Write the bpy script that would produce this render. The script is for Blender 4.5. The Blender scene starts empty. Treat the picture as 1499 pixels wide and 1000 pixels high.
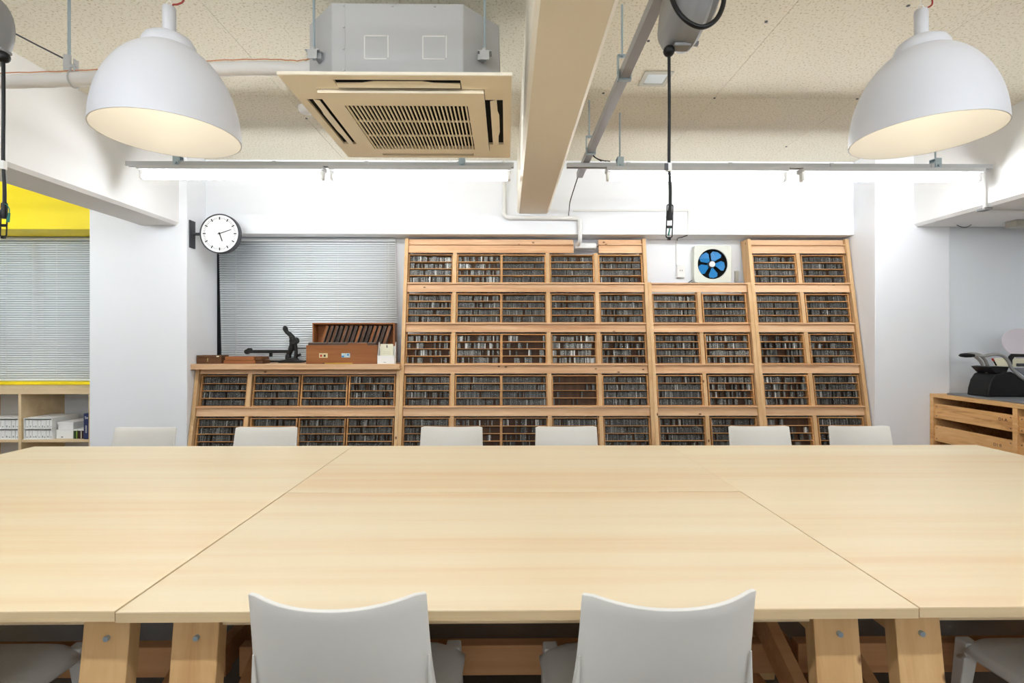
import bpy, math, random
from mathutils import Vector, Matrix
R = math.radians
SC = bpy.context.scene
COL = SC.collection

# ------------------------------------------------------------------ camera, world, lights, exposure
cd = bpy.data.cameras.new('camera'); cam = bpy.data.objects.new('camera', cd); COL.objects.link(cam)
cam.location = (0, 0, 1.34); cam.rotation_euler = (R(90), 0, R(-.6))
cd.sensor_width = 36; cd.lens = 755 / 1499 * 36; cd.shift_y = -.002; cd.clip_start = .05
SC.camera = cam
vs = SC.view_settings
vs.view_transform = 'Standard'; vs.look = 'None'; vs.gamma = 1; vs.use_curve_mapping = False; vs.exposure = 0.90

w = bpy.data.worlds.new('world'); SC.world = w; w.use_nodes = True
bg = w.node_tree.nodes['Background']; bg.inputs[0].default_value = (.55, .62, .7, 1); bg.inputs[1].default_value = .3

TUBE = 21.5; TUBE2 = 30.0            # emission of the visible tubes and of the unseen fill tubes
YROW2, YROW3 = .3, -2.6   # unseen rows of tube lights added as fill
PENDANT = .88         # watts of each pendant bulb
# ------------------------------------------------------------------ helpers
def lin(c):
    c /= 255
    return c / 12.92 if c <= .04045 else ((c + .055) / 1.055) ** 2.4
def S(r, g, b): return (lin(r), lin(g), lin(b), 1)

def mat(name, c, rough=.5, metal=0, bump=0, bscale=200, emit=None, var=0, vscale=3, spec=.5, coat=0):
    m = bpy.data.materials.new(name); m.use_nodes = True
    nt = m.node_tree; N = nt.nodes; L = nt.links; b = N['Principled BSDF']
    b.inputs['Base Color'].default_value = c; b.inputs['Roughness'].default_value = rough
    b.inputs['Metallic'].default_value = metal; b.inputs['Specular IOR Level'].default_value = spec
    b.inputs['Coat Weight'].default_value = coat
    tc = N.new('ShaderNodeTexCoord')
    if bump:
        n = N.new('ShaderNodeTexNoise'); n.inputs['Scale'].default_value = bscale; n.inputs['Detail'].default_value = 3
        L.new(tc.outputs['Object'], n.inputs['Vector'])
        bn = N.new('ShaderNodeBump'); bn.inputs['Strength'].default_value = bump; bn.inputs['Distance'].default_value = .002
        L.new(n.outputs['Fac'], bn.inputs['Height']); L.new(bn.outputs['Normal'], b.inputs['Normal'])
    if var:
        n = N.new('ShaderNodeTexNoise'); n.inputs['Scale'].default_value = vscale; n.inputs['Detail'].default_value = 4
        L.new(tc.outputs['Object'], n.inputs['Vector'])
        mr = N.new('ShaderNodeMapRange'); mr.inputs[3].default_value = 1 - var; mr.inputs[4].default_value = 1 + var
        L.new(n.outputs['Fac'], mr.inputs[0])
        mx = N.new('ShaderNodeMix'); mx.data_type = 'RGBA'; mx.blend_type = 'MULTIPLY'; mx.inputs['Factor'].default_value = 1
        mx.inputs['A'].default_value = c; L.new(mr.outputs[0], mx.inputs['B']); L.new(mx.outputs['Result'], b.inputs['Base Color'])
    if emit:
        b.inputs['Emission Color'].default_value = emit[0]; b.inputs['Emission Strength'].default_value = emit[1]
    return m

def wood(name, cols, axis='x', across=26, along=1.1, rough=.5, knots=0, contrast=1.0, rnd=.12, bump=.15, swirl=.6):
    """streaky timber: cols = light, middle, dark (sRGB); axis = the way the grain runs"""
    m = bpy.data.materials.new(name); m.use_nodes = True
    nt = m.node_tree; N = nt.nodes; L = nt.links; b = N['Principled BSDF']
    b.inputs['Roughness'].default_value = rough; b.inputs['Specular IOR Level'].default_value = .35
    tc = N.new('ShaderNodeTexCoord'); oi = N.new('ShaderNodeObjectInfo')
    vm = N.new('ShaderNodeVectorMath'); vm.operation = 'MULTIPLY_ADD'
    L.new(oi.outputs['Random'], vm.inputs[0]); vm.inputs[1].default_value = (13, 29, 17); L.new(tc.outputs['Object'], vm.inputs[2])
    mp = N.new('ShaderNodeMapping')
    sc = {'x': (along, across, across), 'y': (across, along, across), 'z': (across, across, along)}[axis]
    mp.inputs['Scale'].default_value = sc; L.new(vm.outputs[0], mp.inputs['Vector'])
    n = N.new('ShaderNodeTexNoise'); n.inputs['Scale'].default_value = 1; n.inputs['Detail'].default_value = 6
    n.inputs['Roughness'].default_value = .62; n.inputs['Distortion'].default_value = swirl
    L.new(mp.outputs[0], n.inputs['Vector'])
    mp2 = N.new('ShaderNodeMapping'); mp2.inputs['Scale'].default_value = tuple(s * .22 for s in sc); L.new(vm.outputs[0], mp2.inputs['Vector'])
    n2 = N.new('ShaderNodeTexNoise'); n2.inputs['Scale'].default_value = 1; n2.inputs['Detail'].default_value = 3
    L.new(mp2.outputs[0], n2.inputs['Vector'])
    ad = N.new('ShaderNodeMath'); ad.operation = 'ADD'; L.new(n.outputs['Fac'], ad.inputs[0]); L.new(n2.outputs['Fac'], ad.inputs[1])
    cr = N.new('ShaderNodeValToRGB'); e = cr.color_ramp.elements
    d = .22 / contrast
    e[0].position = .5 - d; e[0].color = S(*cols[0]); e[1].position = .5 + d; e[1].color = S(*cols[2])
    k = e.new(.5); k.color = S(*cols[1])
    mu = N.new('ShaderNodeMath'); mu.operation = 'MULTIPLY'; mu.inputs[1].default_value = .5
    L.new(ad.outputs[0], mu.inputs[0]); L.new(mu.outputs[0], cr.inputs['Fac'])
    out = cr.outputs['Color']
    if knots:
        mp3 = N.new('ShaderNodeMapping'); kk = knots
        mp3.inputs['Scale'].default_value = {'x': (kk * .6, kk, kk), 'y': (kk, kk * .6, kk), 'z': (kk, kk, kk * .6)}[axis]
        L.new(vm.outputs[0], mp3.inputs['Vector'])
        vo = N.new('ShaderNodeTexVoronoi'); vo.inputs['Scale'].default_value = 1; L.new(mp3.outputs[0], vo.inputs['Vector'])
        r2 = N.new('ShaderNodeValToRGB'); r2.color_ramp.elements[0].position = .03; r2.color_ramp.elements[0].color = (1, 1, 1, 1)
        r2.color_ramp.elements[1].position = .085; r2.color_ramp.elements[1].color = (0, 0, 0, 1)
        L.new(vo.outputs['Distance'], r2.inputs['Fac'])
        mk = N.new('ShaderNodeMix'); mk.data_type = 'RGBA'; L.new(r2.outputs['Color'], mk.inputs['Factor'])
        L.new(out, mk.inputs['A']); mk.inputs['B'].default_value = S(96, 52, 26); out = mk.outputs['Result']
    if rnd:
        mr = N.new('ShaderNodeMapRange'); mr.inputs[3].default_value = 1 - rnd; mr.inputs[4].default_value = 1 + rnd
        L.new(oi.outputs['Random'], mr.inputs[0])
        mx = N.new('ShaderNodeMix'); mx.data_type = 'RGBA'; mx.blend_type = 'MULTIPLY'; mx.inputs['Factor'].default_value = 1
        L.new(out, mx.inputs['A']); L.new(mr.outputs[0], mx.inputs['B']); out = mx.outputs['Result']
    L.new(out, b.inputs['Base Color'])
    if bump:
        bn = N.new('ShaderNodeBump'); bn.inputs['Strength'].default_value = bump; bn.inputs['Distance'].default_value = .001
        L.new(n.outputs['Fac'], bn.inputs['Height']); L.new(bn.outputs['Normal'], b.inputs['Normal'])
    return m

class MB:
    def __init__(s): s.v = []; s.f = []; s.m = []
    def add(s, vs, fs, m=0, M=None):
        o = len(s.v)
        for p in vs:
            p = Vector(p); s.v.append(M @ p if M is not None else p)
        for f in fs: s.f.append([o + i for i in f]); s.m.append(m)
        return s
    def box(s, x0, x1, y0, y1, z0, z1, m=0, M=None, skew=0):
        """skew: shifts y by skew*z (leaning boards)"""
        vs = [(x, y + skew * z, z) for z in (z0, z1) for y in (y0, y1) for x in (x0, x1)]
        return s.add(vs, [(0, 2, 3, 1), (4, 5, 7, 6), (0, 1, 5, 4), (1, 3, 7, 5), (3, 2, 6, 7), (2, 0, 4, 6)], m, M)
    def cyl(s, p, q, r, n=14, m=0, r2=None, M=None):
        p = Vector(p); q = Vector(q); r2 = r if r2 is None else r2
        d = (q - p).normalized(); a = d.orthogonal().normalized(); b = d.cross(a)
        vs = []
        for c, rr in ((p, r), (q, r2)):
            for i in range(n):
                t = 2 * math.pi * i / n; vs.append(c + a * (rr * math.cos(t)) + b * (rr * math.sin(t)))
        fs = [(i, (i + 1) % n, n + (i + 1) % n, n + i) for i in range(n)] + [tuple(range(n - 1, -1, -1)), tuple(range(n, 2 * n))]
        return s.add(vs, fs, m, M)
    def tube(s, pts, r, n=8, m=0, M=None):
        pts = [Vector(p) for p in pts]; rs = r if isinstance(r, (list, tuple)) else [r] * len(pts)
        a = None; vs = []; k = len(pts)
        for i, p in enumerate(pts):
            d = (pts[min(i + 1, k - 1)] - pts[max(i - 1, 0)]).normalized()
            if a is None: a = d.orthogonal().normalized()
            a = (a - d * a.dot(d))
            a = a.normalized() if a.length > 1e-6 else d.orthogonal().normalized()
            b = d.cross(a)
            for j in range(n):
                t = 2 * math.pi * j / n; vs.append(p + a * (rs[i] * math.cos(t)) + b * (rs[i] * math.sin(t)))
        fs = [(i * n + j, i * n + (j + 1) % n, (i + 1) * n + (j + 1) % n, (i + 1) * n + j) for i in range(k - 1) for j in range(n)]
        fs += [tuple(range(n - 1, -1, -1)), tuple(range((k - 1) * n, k * n))]
        return s.add(vs, fs, m, M)
    def lathe(s, prof, n=32, m=0, M=None, close=False):
        k = len(prof); vs = []
        for r, z in prof:
            for j in range(n):
                t = 2 * math.pi * j / n; vs.append((r * math.cos(t), r * math.sin(t), z))
        fs = [(i * n + j, i * n + (j + 1) % n, (i + 1) * n + (j + 1) % n, (i + 1) * n + j) for i in range(k - 1) for j in range(n)]
        if close: fs += [tuple(range(n - 1, -1, -1)), tuple(range((k - 1) * n, k * n))]
        return s.add(vs, fs, m, M)
    def prism(s, poly, y0, y1, m=0, M=None):
        """polygon in x,z pushed along y"""
        n = len(poly); vs = [(x, y0, z) for x, z in poly] + [(x, y1, z) for x, z in poly]
        fs = [tuple(range(n)), tuple(range(2 * n - 1, n - 1, -1))] + [(i, n + i, n + (i + 1) % n, (i + 1) % n) for i in range(n)]
        return s.add(vs, fs, m, M)
    def build(s, name, mats, parent=None, smooth=False, bevel=0, local=False, label=None, kind=None):
        if not isinstance(mats, (list, tuple)): mats = [mats]
        off = Vector((0, 0, 0))
        if not local:
            if parent is not None:
                p = parent
                while p is not None: off += p.location; p = p.parent
            else:
                xs = [v.x for v in s.v]; ys = [v.y for v in s.v]; zs = [v.z for v in s.v]
                off = Vector(((min(xs) + max(xs)) / 2, (min(ys) + max(ys)) / 2, min(zs)))
        me = bpy.data.meshes.new(name)
        me.from_pydata([v - off for v in s.v], [], s.f); 
        for m in mats: me.materials.append(m)
        me.polygons.foreach_set('material_index', s.m)
        if smooth:
            me.polygons.foreach_set('use_smooth', [True] * len(s.f)); me.set_sharp_from_angle(angle=R(38))
        me.update()
        import bmesh
        bm = bmesh.new(); bm.from_mesh(me); bmesh.ops.recalc_face_normals(bm, faces=bm.faces); bm.to_mesh(me); bm.free()
        o = bpy.data.objects.new(name, me); COL.objects.link(o)
        if parent is not None: o.parent = parent
        elif not local: o.location = off
        if bevel:
            bv = o.modifiers.new('bevel', 'BEVEL'); bv.width = bevel; bv.segments = 2; bv.limit_method = 'ANGLE'; bv.angle_limit = R(40)
        if label: o['label'] = label
        if kind: o['kind'] = kind
        return o

def tag(o, label, cat, group=None, kind=None):
    o['label'] = label; o['category'] = cat
    if group: o['group'] = group
    if kind: o['kind'] = kind
    return o
def thing(name, label, cat, loc, rz=0, group=None, rx=0):
    o = bpy.data.objects.new(name, None); COL.objects.link(o); o.empty_display_size = .1
    o.location = loc; o.rotation_euler = (rx, 0, rz)
    return tag(o, label, cat, group)
def dup(root, loc=None, rz=None, label=None, rx=None):
    kids = [c for c in bpy.data.objects if c.parent == root]
    r = root.copy(); COL.objects.link(r)
    if loc is not None: r.location = loc
    if rz is not None: r.rotation_euler.z = rz
    if label: r['label'] = label
    for c in kids:
        d = c.copy(); COL.objects.link(d); d.parent = r
        for g in [k for k in bpy.data.objects if k.parent == c]:
            h = g.copy(); COL.objects.link(h); h.parent = d
    return r
def arc(pts, rad=.03, n=5):
    """polyline with rounded corners"""
    P = [Vector(p) for p in pts]; out = [P[0]]
    for i in range(1, len(P) - 1):
        a = (P[i - 1] - P[i]); b = (P[i + 1] - P[i]); r = min(rad, a.length * .45, b.length * .45)
        s = P[i] + a.normalized() * r; e = P[i] + b.normalized() * r
        for k in range(n + 1):
            t = k / n; out.append(s * (1 - t) ** 2 + P[i] * (2 * t * (1 - t)) + e * t * t)
    out.append(P[-1]); return out
def spline(pts, n=6):
    P = [Vector(p) for p in pts]; P = [P[0] * 2 - P[1]] + P + [P[-1] * 2 - P[-2]]; out = []
    for i in range(1, len(P) - 2):
        for k in range(n):
            t = k / n; a, b, c, d = P[i - 1:i + 3]
            out.append(.5 * (2 * b + (c - a) * t + (2 * a - 5 * b + 4 * c - d) * t * t + (3 * b - a - 3 * c + d) * t ** 3))
    out.append(P[-2]); return out
def text(name, body, size, loc, rot, m, parent=None, ext=.0004):
    cu = bpy.data.curves.new(name, 'FONT'); cu.body = body; cu.size = size; cu.extrude = ext; cu.align_x = 'CENTER'; cu.align_y = 'CENTER'
    cu.materials.append(m); o = bpy.data.objects.new(name, cu); COL.objects.link(o)
    me = bpy.data.meshes.new_from_object(o.evaluated_get(bpy.context.evaluated_depsgraph_get())); me.name = name
    bpy.data.objects.remove(o); bpy.data.curves.remove(cu)
    o = bpy.data.objects.new(name, me); COL.objects.link(o)
    o.rotation_euler = rot; o.location = Vector(loc) - (parent.location if parent else Vector())
    if parent: o.parent = parent
    return o

# ------------------------------------------------------------------ materials
M_wall = mat('wall_paint', S(243, 245, 249), .7, bump=.12, bscale=60)
M_wall2 = mat('wall_panel', S(234, 239, 244), .55)
M_beam = mat('beam_paint', S(238, 237, 236), .7, bump=.15, bscale=40)
M_midbeam = mat('beam_paint_warm_bounce', S(252, 245, 230), .7, bump=.15, bscale=40)  # white beam, with the warm bounce light tinted into its colour
M_floor = mat('floor_vinyl', S(98, 88, 78), .45, var=.1)
M_yellow = mat('yellow_paint', S(250, 226, 8), .55)
M_white = mat('white_plastic', S(232, 232, 230), .35)
M_chair = mat('chair_plastic', S(228, 226, 221), .38, spec=.4)
M_lampout = mat('lamp_enamel', S(199, 200, 205), .45)
M_black = mat('black_plastic', S(14, 14, 16), .42, spec=.3)
M_char = mat('charcoal_metal', S(62, 63, 68), .5)
M_dark = mat('dark_void', S(10, 9, 8), .9)  # near-black put in for the shade inside recesses
M_iron = mat('black_iron', S(26, 25, 24), .5, metal=.2, bump=.3, bscale=120)
M_galv = mat('galvanised_steel', S(196, 199, 202), .4, metal=.4)
M_zinc = mat('zinc_plate', S(172, 190, 200), .35, metal=.5)
M_strut = mat('strut_steel', S(158, 161, 168), .4, metal=.45)
M_fix = mat('fixture_enamel', S(204, 205, 207), .4)
M_acbody = mat('ac_sheet_metal', S(192, 194, 197), .5, metal=.15)
M_acpanel = mat('ac_ivory_plastic', S(252, 240, 214), .5)
M_acedge = mat('ac_edge_plastic', S(240, 232, 214), .5)
M_grey = mat('reel_grey_plastic', S(132, 132, 133), .45)
M_red = mat('red_wire', S(150, 40, 30), .5)
M_orange = mat('orange_wire', S(206, 130, 84), .5)
M_green = mat('green_rubber', S(20, 110, 95), .5)
M_blue = mat('fan_blue', S(22, 128, 196), .4)
M_ivory = mat('fan_ivory', S(222, 225, 214), .45)
M_slat = mat('blind_slat', S(230, 234, 235), .45)
M_frame = mat('window_aluminium', S(70, 72, 76), .4, metal=.5)
M_wrap = mat('white_tape_wrap', S(232, 231, 230), .6, bump=.5, bscale=30)
M_paper = mat('white_card', S(240, 240, 238), .7)
M_cream = mat('cream_card', S(234, 230, 204), .7)
M_navy = mat('navy_cover', S(40, 48, 92), .5)
M_gmat = mat('grey_sheet', S(120, 124, 130), .45)
M_disc = mat('ink_disc', S(205, 198, 206), .35)
M_dgreen = mat('dark_green_cover', S(40, 66, 22), .6)
M_lime = mat('lime_cover', S(168, 196, 70), .6)
M_maroon = mat('dark_brown_cover', S(58, 36, 36), .6)
M_pencil = mat('pencil_yellow', S(206, 160, 50), .5)
M_silver = mat('cast_aluminium', S(170, 170, 168), .45, metal=.5)
M_redtip = mat('red_knob', S(190, 40, 30), .4)
M_brass = mat('brass', S(200, 180, 120), .35, metal=.7)
M_cell = mat('light_diffuser', S(225, 236, 242), .3)
M_gray2 = mat('grey_plate', S(190, 188, 176), .5)
M_tube = mat('tube_glow', (1, 1, 1, 1), .5, emit=((.93, .97, 1, 1), TUBE))
M_tube2 = mat('tube_glow_fill', (1, 1, 1, 1), .5, emit=((.93, .97, 1, 1), TUBE2))  # stronger glow for the added tubes out of view
M_bulb = mat('bulb_glow', (1, 1, 1, 1), .5, emit=((1, .9, .7, 1), 2.2))
M_glass = bpy.data.materials.new('window_glass'); M_glass.use_nodes = True
_b = M_glass.node_tree.nodes['Principled BSDF']; _b.inputs['Base Color'].default_value = (.9, .95, .95, 1)
_b.inputs['Roughness'].default_value = .02; _b.inputs['Transmission Weight'].default_value = 1; _b.inputs['IOR'].default_value = 1.1
M_table = wood('table_ply', ((238, 224, 194), (233, 214, 180), (226, 193, 150)), 'x', 12, .42, .42, contrast=1.15, rnd=.03, bump=.03, swirl=.25)
M_tedge = wood('table_edge', ((226, 204, 166), (214, 190, 150), (198, 170, 130)), 'x', 60, 1, .5, rnd=.03)
M_trestle = wood('trestle_pine', ((222, 186, 136), (208, 168, 116), (188, 142, 92)), 'z', 30, 1.2, .55, knots=9, rnd=.06)
M_stretch = wood('stretcher_pine', ((206, 158, 112), (192, 142, 96), (170, 116, 74)), 'x', 30, 1.2, .55, knots=6, rnd=.06)
M_rackx = wood('rack_cedar_boards', ((238, 204, 166), (225, 183, 141), (198, 144, 100)), 'x', 30, 1.3, .5, knots=9, rnd=.07, contrast=1.25, swirl=1.2)
M_rackz = wood('rack_cedar_uprights', ((234, 202, 158), (217, 177, 128), (192, 146, 98)), 'z', 34, 1.0, .5, knots=8, rnd=.07)
M_case = wood('case_timber', ((222, 174, 118), (198, 146, 92), (156, 106, 62)), 'x', 40, 2, .55, rnd=.26)
M_caseback = wood('case_back', ((98, 66, 40), (76, 52, 32), (54, 38, 26)), 'z', 40, 2, .6, rnd=.15)
M_shelfw = wood('bookshelf_ply', ((232, 210, 172), (222, 197, 156), (206, 178, 134)), 'x', 24, .8, .5, rnd=.03)
M_cabw = wood('cabinet_larch_ply', ((238, 194, 138), (224, 174, 114), (182, 124, 70)), 'y', 16, 1.8, .5, rnd=.06, contrast=1.5, swirl=3.0)
M_boxw = wood('old_box_wood', ((174, 114, 64), (150, 92, 50), (112, 66, 34)), 'x', 22, 1.5, .5, rnd=.08)
M_boxd = wood('old_box_dark', ((128, 86, 50), (104, 68, 40), (76, 48, 28)), 'x', 30, 2, .5, rnd=.15)
M_block = wood('printing_block', ((170, 112, 66), (122, 80, 52), (70, 52, 42)), 'z', 20, 2, .5, rnd=.45)
M_blockd = wood('dark_block', ((92, 70, 58), (74, 56, 46), (54, 42, 36)), 'x', 20, 2, .55, rnd=.2)
M_slug = mat('lead_grey', S(120, 116, 110), .45, metal=.4)
LEAD = [mat('lead_dark', S(58, 58, 56), .55, metal=.1), mat('lead_mid', S(88, 88, 85), .5, metal=.15),
        mat('lead_pale', S(122, 122, 118), .45, metal=.2), mat('lead_bright', S(196, 196, 192), .4, metal=.2)]

# ceiling board: cream rock wool with worm-holes
M_ceil = mat('ceiling_board', S(226, 219, 200), .85, bump=.6, bscale=45)
nt = M_ceil.node_tree; N = nt.nodes; L = nt.links
tc = N.new('ShaderNodeTexCoord'); n1 = N.new('ShaderNodeTexNoise'); n1.inputs['Scale'].default_value = 85; n1.inputs['Detail'].default_value = 4
L.new(tc.outputs['Object'], n1.inputs['Vector']); cr = N.new('ShaderNodeValToRGB')
cr.color_ramp.elements[0].position = .34; cr.color_ramp.elements[0].color = S(200, 190, 164)
cr.color_ramp.elements[1].position = .46; cr.color_ramp.elements[1].color = S(233, 227, 210)
L.new(n1.outputs['Fac'], cr.inputs['Fac']); L.new(cr.outputs['Color'], N['Principled BSDF'].inputs['Base Color'])

# ------------------------------------------------------------------ the room
CZ = 2.92
def struct(mb, name, m, label, cat, smooth=False, bevel=0): return tag(mb.build(name, m, None, smooth, bevel), label, cat, kind='structure')
struct(MB().box(-5.4, 4.4, -4, 5.0, -.1, 0), 'floor', M_floor, 'dark grey brown vinyl floor under the long table', 'floor')
ceil = struct(MB().box(-5.4, 4.4, -4, 5.0, CZ + .012, CZ + .1), 'ceiling', M_ceil, 'cream speckled board ceiling above the table', 'ceiling')
xs = [-5.4, -4.22, -3.29, -2.36, -1.43, -.5, .43, 1.36, 2.29, 3.22, 4.4]; ys = [-4, -2.1, -.28, 1.54, 3.36, 4.9]
for i in range(len(xs) - 1):
    for j in range(len(ys) - 1):
        MB().box(xs[i] + .0012, xs[i + 1] - .0012, ys[j] + .0012, ys[j + 1] - .0012, CZ, CZ + .012).build('ceiling_panel', M_ceil, ceil)
for x, y in ((1.29, 2.55), (.75, 2.72), (1.9, 2.42), (2.3, 3.36), (.62, 3.3), (1.36, 3.36), (-2.35, 2.25), (-1.43, 3.7), (.7, 3.95), (-1.2, 4.2), (2.29, 4.2)):
    MB().cyl((x, y, CZ - .003), (x, y, CZ + .002), .008, 8).build('screw', M_char, ceil)
wb = MB()
YW = 4.77
def wallbox(x0, x1, z0, z1): wb.box(x0, x1, YW, YW + .14, z0, z1)
wallbox(-5.4, -5.2, 0, CZ); wallbox(-5.2, -3.6, 0, .94); wallbox(-5.2, -3.6, 2.3, CZ); wallbox(-3.6, -2.70, 0, CZ)
wallbox(-2.70, -1.03, 0, 1.12); wallbox(-2.70, -1.03, 2.3, CZ); wallbox(-1.03, 4.4, 0, CZ)
struct(wb, 'wall_back', M_wall, 'white painted back wall behind the type racks with two window openings', 'wall')
struct(MB().box(-5.5, -5.4, -4, 5.0, 0, CZ), 'wall_left', M_wall, 'white outer wall on the side of the bookshelf', 'wall')
struct(MB().box(4.4, 4.5, -4, 5.0, 0, CZ), 'wall_right', M_wall, 'white outer wall behind the drawer cabinet', 'wall')
struct(MB().box(-5.4, 4.4, -4.1, -4, 0, CZ), 'wall_front', M_wall, 'white wall behind the camera', 'wall')
struct(MB().box(-3.44, -2.642, 4.29, 4.738, 0, CZ), 'column', M_wall, 'white square column carrying the round wall clock', 'column', bevel=.004)
struct(MB().box(3.088, 3.72, 4.29, YW, 0, CZ), 'column', M_wall, 'white square column beside the end of the type racks', 'column', bevel=.004)
struct(MB().box(3.72, 4.4, 4.31, YW, 0, CZ), 'wall_right_panel', M_wall2, 'pale grey wall panel behind the black press', 'wall')
def beam_y(x0, x1, z0, y0, y1, ch, left=True, right=True):
    p = [(x0, CZ), (x0, z0 + ch), (x0 + ch, z0)] if left else [(x0, CZ), (x0, z0)]
    p += [(x1 - ch, z0), (x1, z0 + ch), (x1, CZ)] if right else [(x1, z0), (x1, CZ)]
    return MB().prism(p, y0, y1)
struct(beam_y(.093, .372, 2.449, -4, 4.55, .018), 'ceiling_beam', M_midbeam, 'white concrete ceiling beam running from the camera to the back wall beside the air conditioner', 'beam')
struct(beam_y(-3.02, -2.707, 2.283, -4, 4.29, .022, False, True), 'ceiling_beam', M_beam, 'white concrete side beam ending at the clock column', 'beam')
struct(beam_y(3.417, 4.4, 2.285, -4, 4.29, .022, True, False), 'ceiling_beam', M_beam, 'white concrete side beam above the drawer cabinet', 'beam')
struct(MB().box(-2.642, 3.088, 4.55, YW, 2.268, CZ), 'ceiling_beam', M_wall, 'white cross beam along the back wall above the type racks', 'beam', bevel=.004)
struct(MB().box(-5.4, -3.44, 4.38, 4.7, 2.268, CZ), 'ceiling_beam', M_yellow, 'bright yellow painted lintel beam above the small window', 'beam', bevel=.003)
tag(MB().box(-5.2, -3.44, 4.6, 4.76, .94, .965).build('window_sill', M_yellow, bevel=.002), 'bright yellow window sill above the bookshelf', 'sill', kind='structure')

def window(name, x0, x1, z0, z1, label, bars):
    t = thing(name, label, 'window', ((x0 + x1) / 2, 4.84, z0)); t['kind'] = 'structure'
    f = MB(); a = .07
    f.box(x0, x0 + a, 4.80, 4.86, z0, z1); f.box(x1 - a, x1, 4.80, 4.86, z0, z1); f.box(x0, x1, 4.80, 4.86, z0, z0 + a); f.box(x0, x1, 4.80, 4.86, z1 - a, z1)
    for k, v in bars:
        if k == 'x': f.box(v - .025, v + .025, 4.795, 4.865, z0, z1)
        else: f.box(x0, x1, 4.795, 4.865, v - .03, v + .03)
    f.build('window_frame', M_frame if x0 > -3 else M_galv, t, bevel=.003)
    MB().box(x0 + .02, x1 - .02, 4.83, 4.836, z0 + .02, z1 - .02).build('pane', M_glass, t)
window('window_1', -5.2, -3.6, .94, 2.3, 'aluminium framed window behind the blind above the bookshelf', [('x', -4.35), ('z', 1.30)])
window('window_2', -2.70, -1.03, 1.12, 2.3, 'aluminium framed window behind the wide blind beside the clock', [('x', -1.85)])

def blind(name, label, x0, x1, y, ztop, zbot, pitch, ang, cords, wand=None, lean=0):
    t = thing(name, label, 'blind', ((x0 + x1) / 2, y, zbot))
    MB().box(x0, x1, y - .014, y + .014, ztop - .025, ztop).build('headrail', M_slat, t, bevel=.002)
    n = int((ztop - .035 - zbot) / pitch); me = None
    for k in range(n):
        z = ztop - .04 - k * pitch
        if me is None:
            mb = MB(); hw = .0125; w2 = (x1 - x0) / 2; rows = []
            for q in range(5):
                s_ = -1 + q / 2; c = .0022 * (1 - s_ * s_)
                yy = s_ * hw * math.cos(ang) - c * math.sin(ang); zz = s_ * hw * math.sin(ang) + c * math.cos(ang)
                rows += [(-w2, yy, zz), (w2, yy, zz)]
            mb.add(rows, [(2 * q, 2 * q + 1, 2 * q + 3, 2 * q + 2) for q in range(4)])
            o = mb.build('slat', M_slat, t, smooth=True, local=True); me = o.data
            so = o.modifiers.new('thick', 'SOLIDIFY'); so.thickness = .0005
        else:
            o = o.copy(); COL.objects.link(o)
        o.location = Vector(((x0 + x1) / 2 + lean * k / n, y, z)) - t.location
    MB().box(x0 + lean, x1 + lean, y - .012, y + .012, zbot, zbot + .012).build('bottom_rail', M_slat, t, bevel=.003)
    for cx in cords:
        MB().cyl((cx, y - .014, zbot + .01), (cx, y - .014, ztop - .02), .0012, 6).build('ladder_cord', M_white, t)
    if wand:
        MB().cyl((wand, y - .022, ztop - .6), (wand, y - .02, ztop - .02), .0022, 6).build('wand', M_white, t)
blind('window_blind', 'white slatted blind over the narrow window under the yellow lintel', -5.18, -3.47, 4.70, 2.258, .967, .0202, R(46), (-4.50, -4.05, -3.62), None)
blind('window_blind', 'wide white slatted blind behind the clock and the wooden boxes', -2.612, -1.012, 4.71, 2.256, 1.15, .0204, R(53), (-2.45, -2.0, -1.53, -1.10), -1.07, .026)

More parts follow.
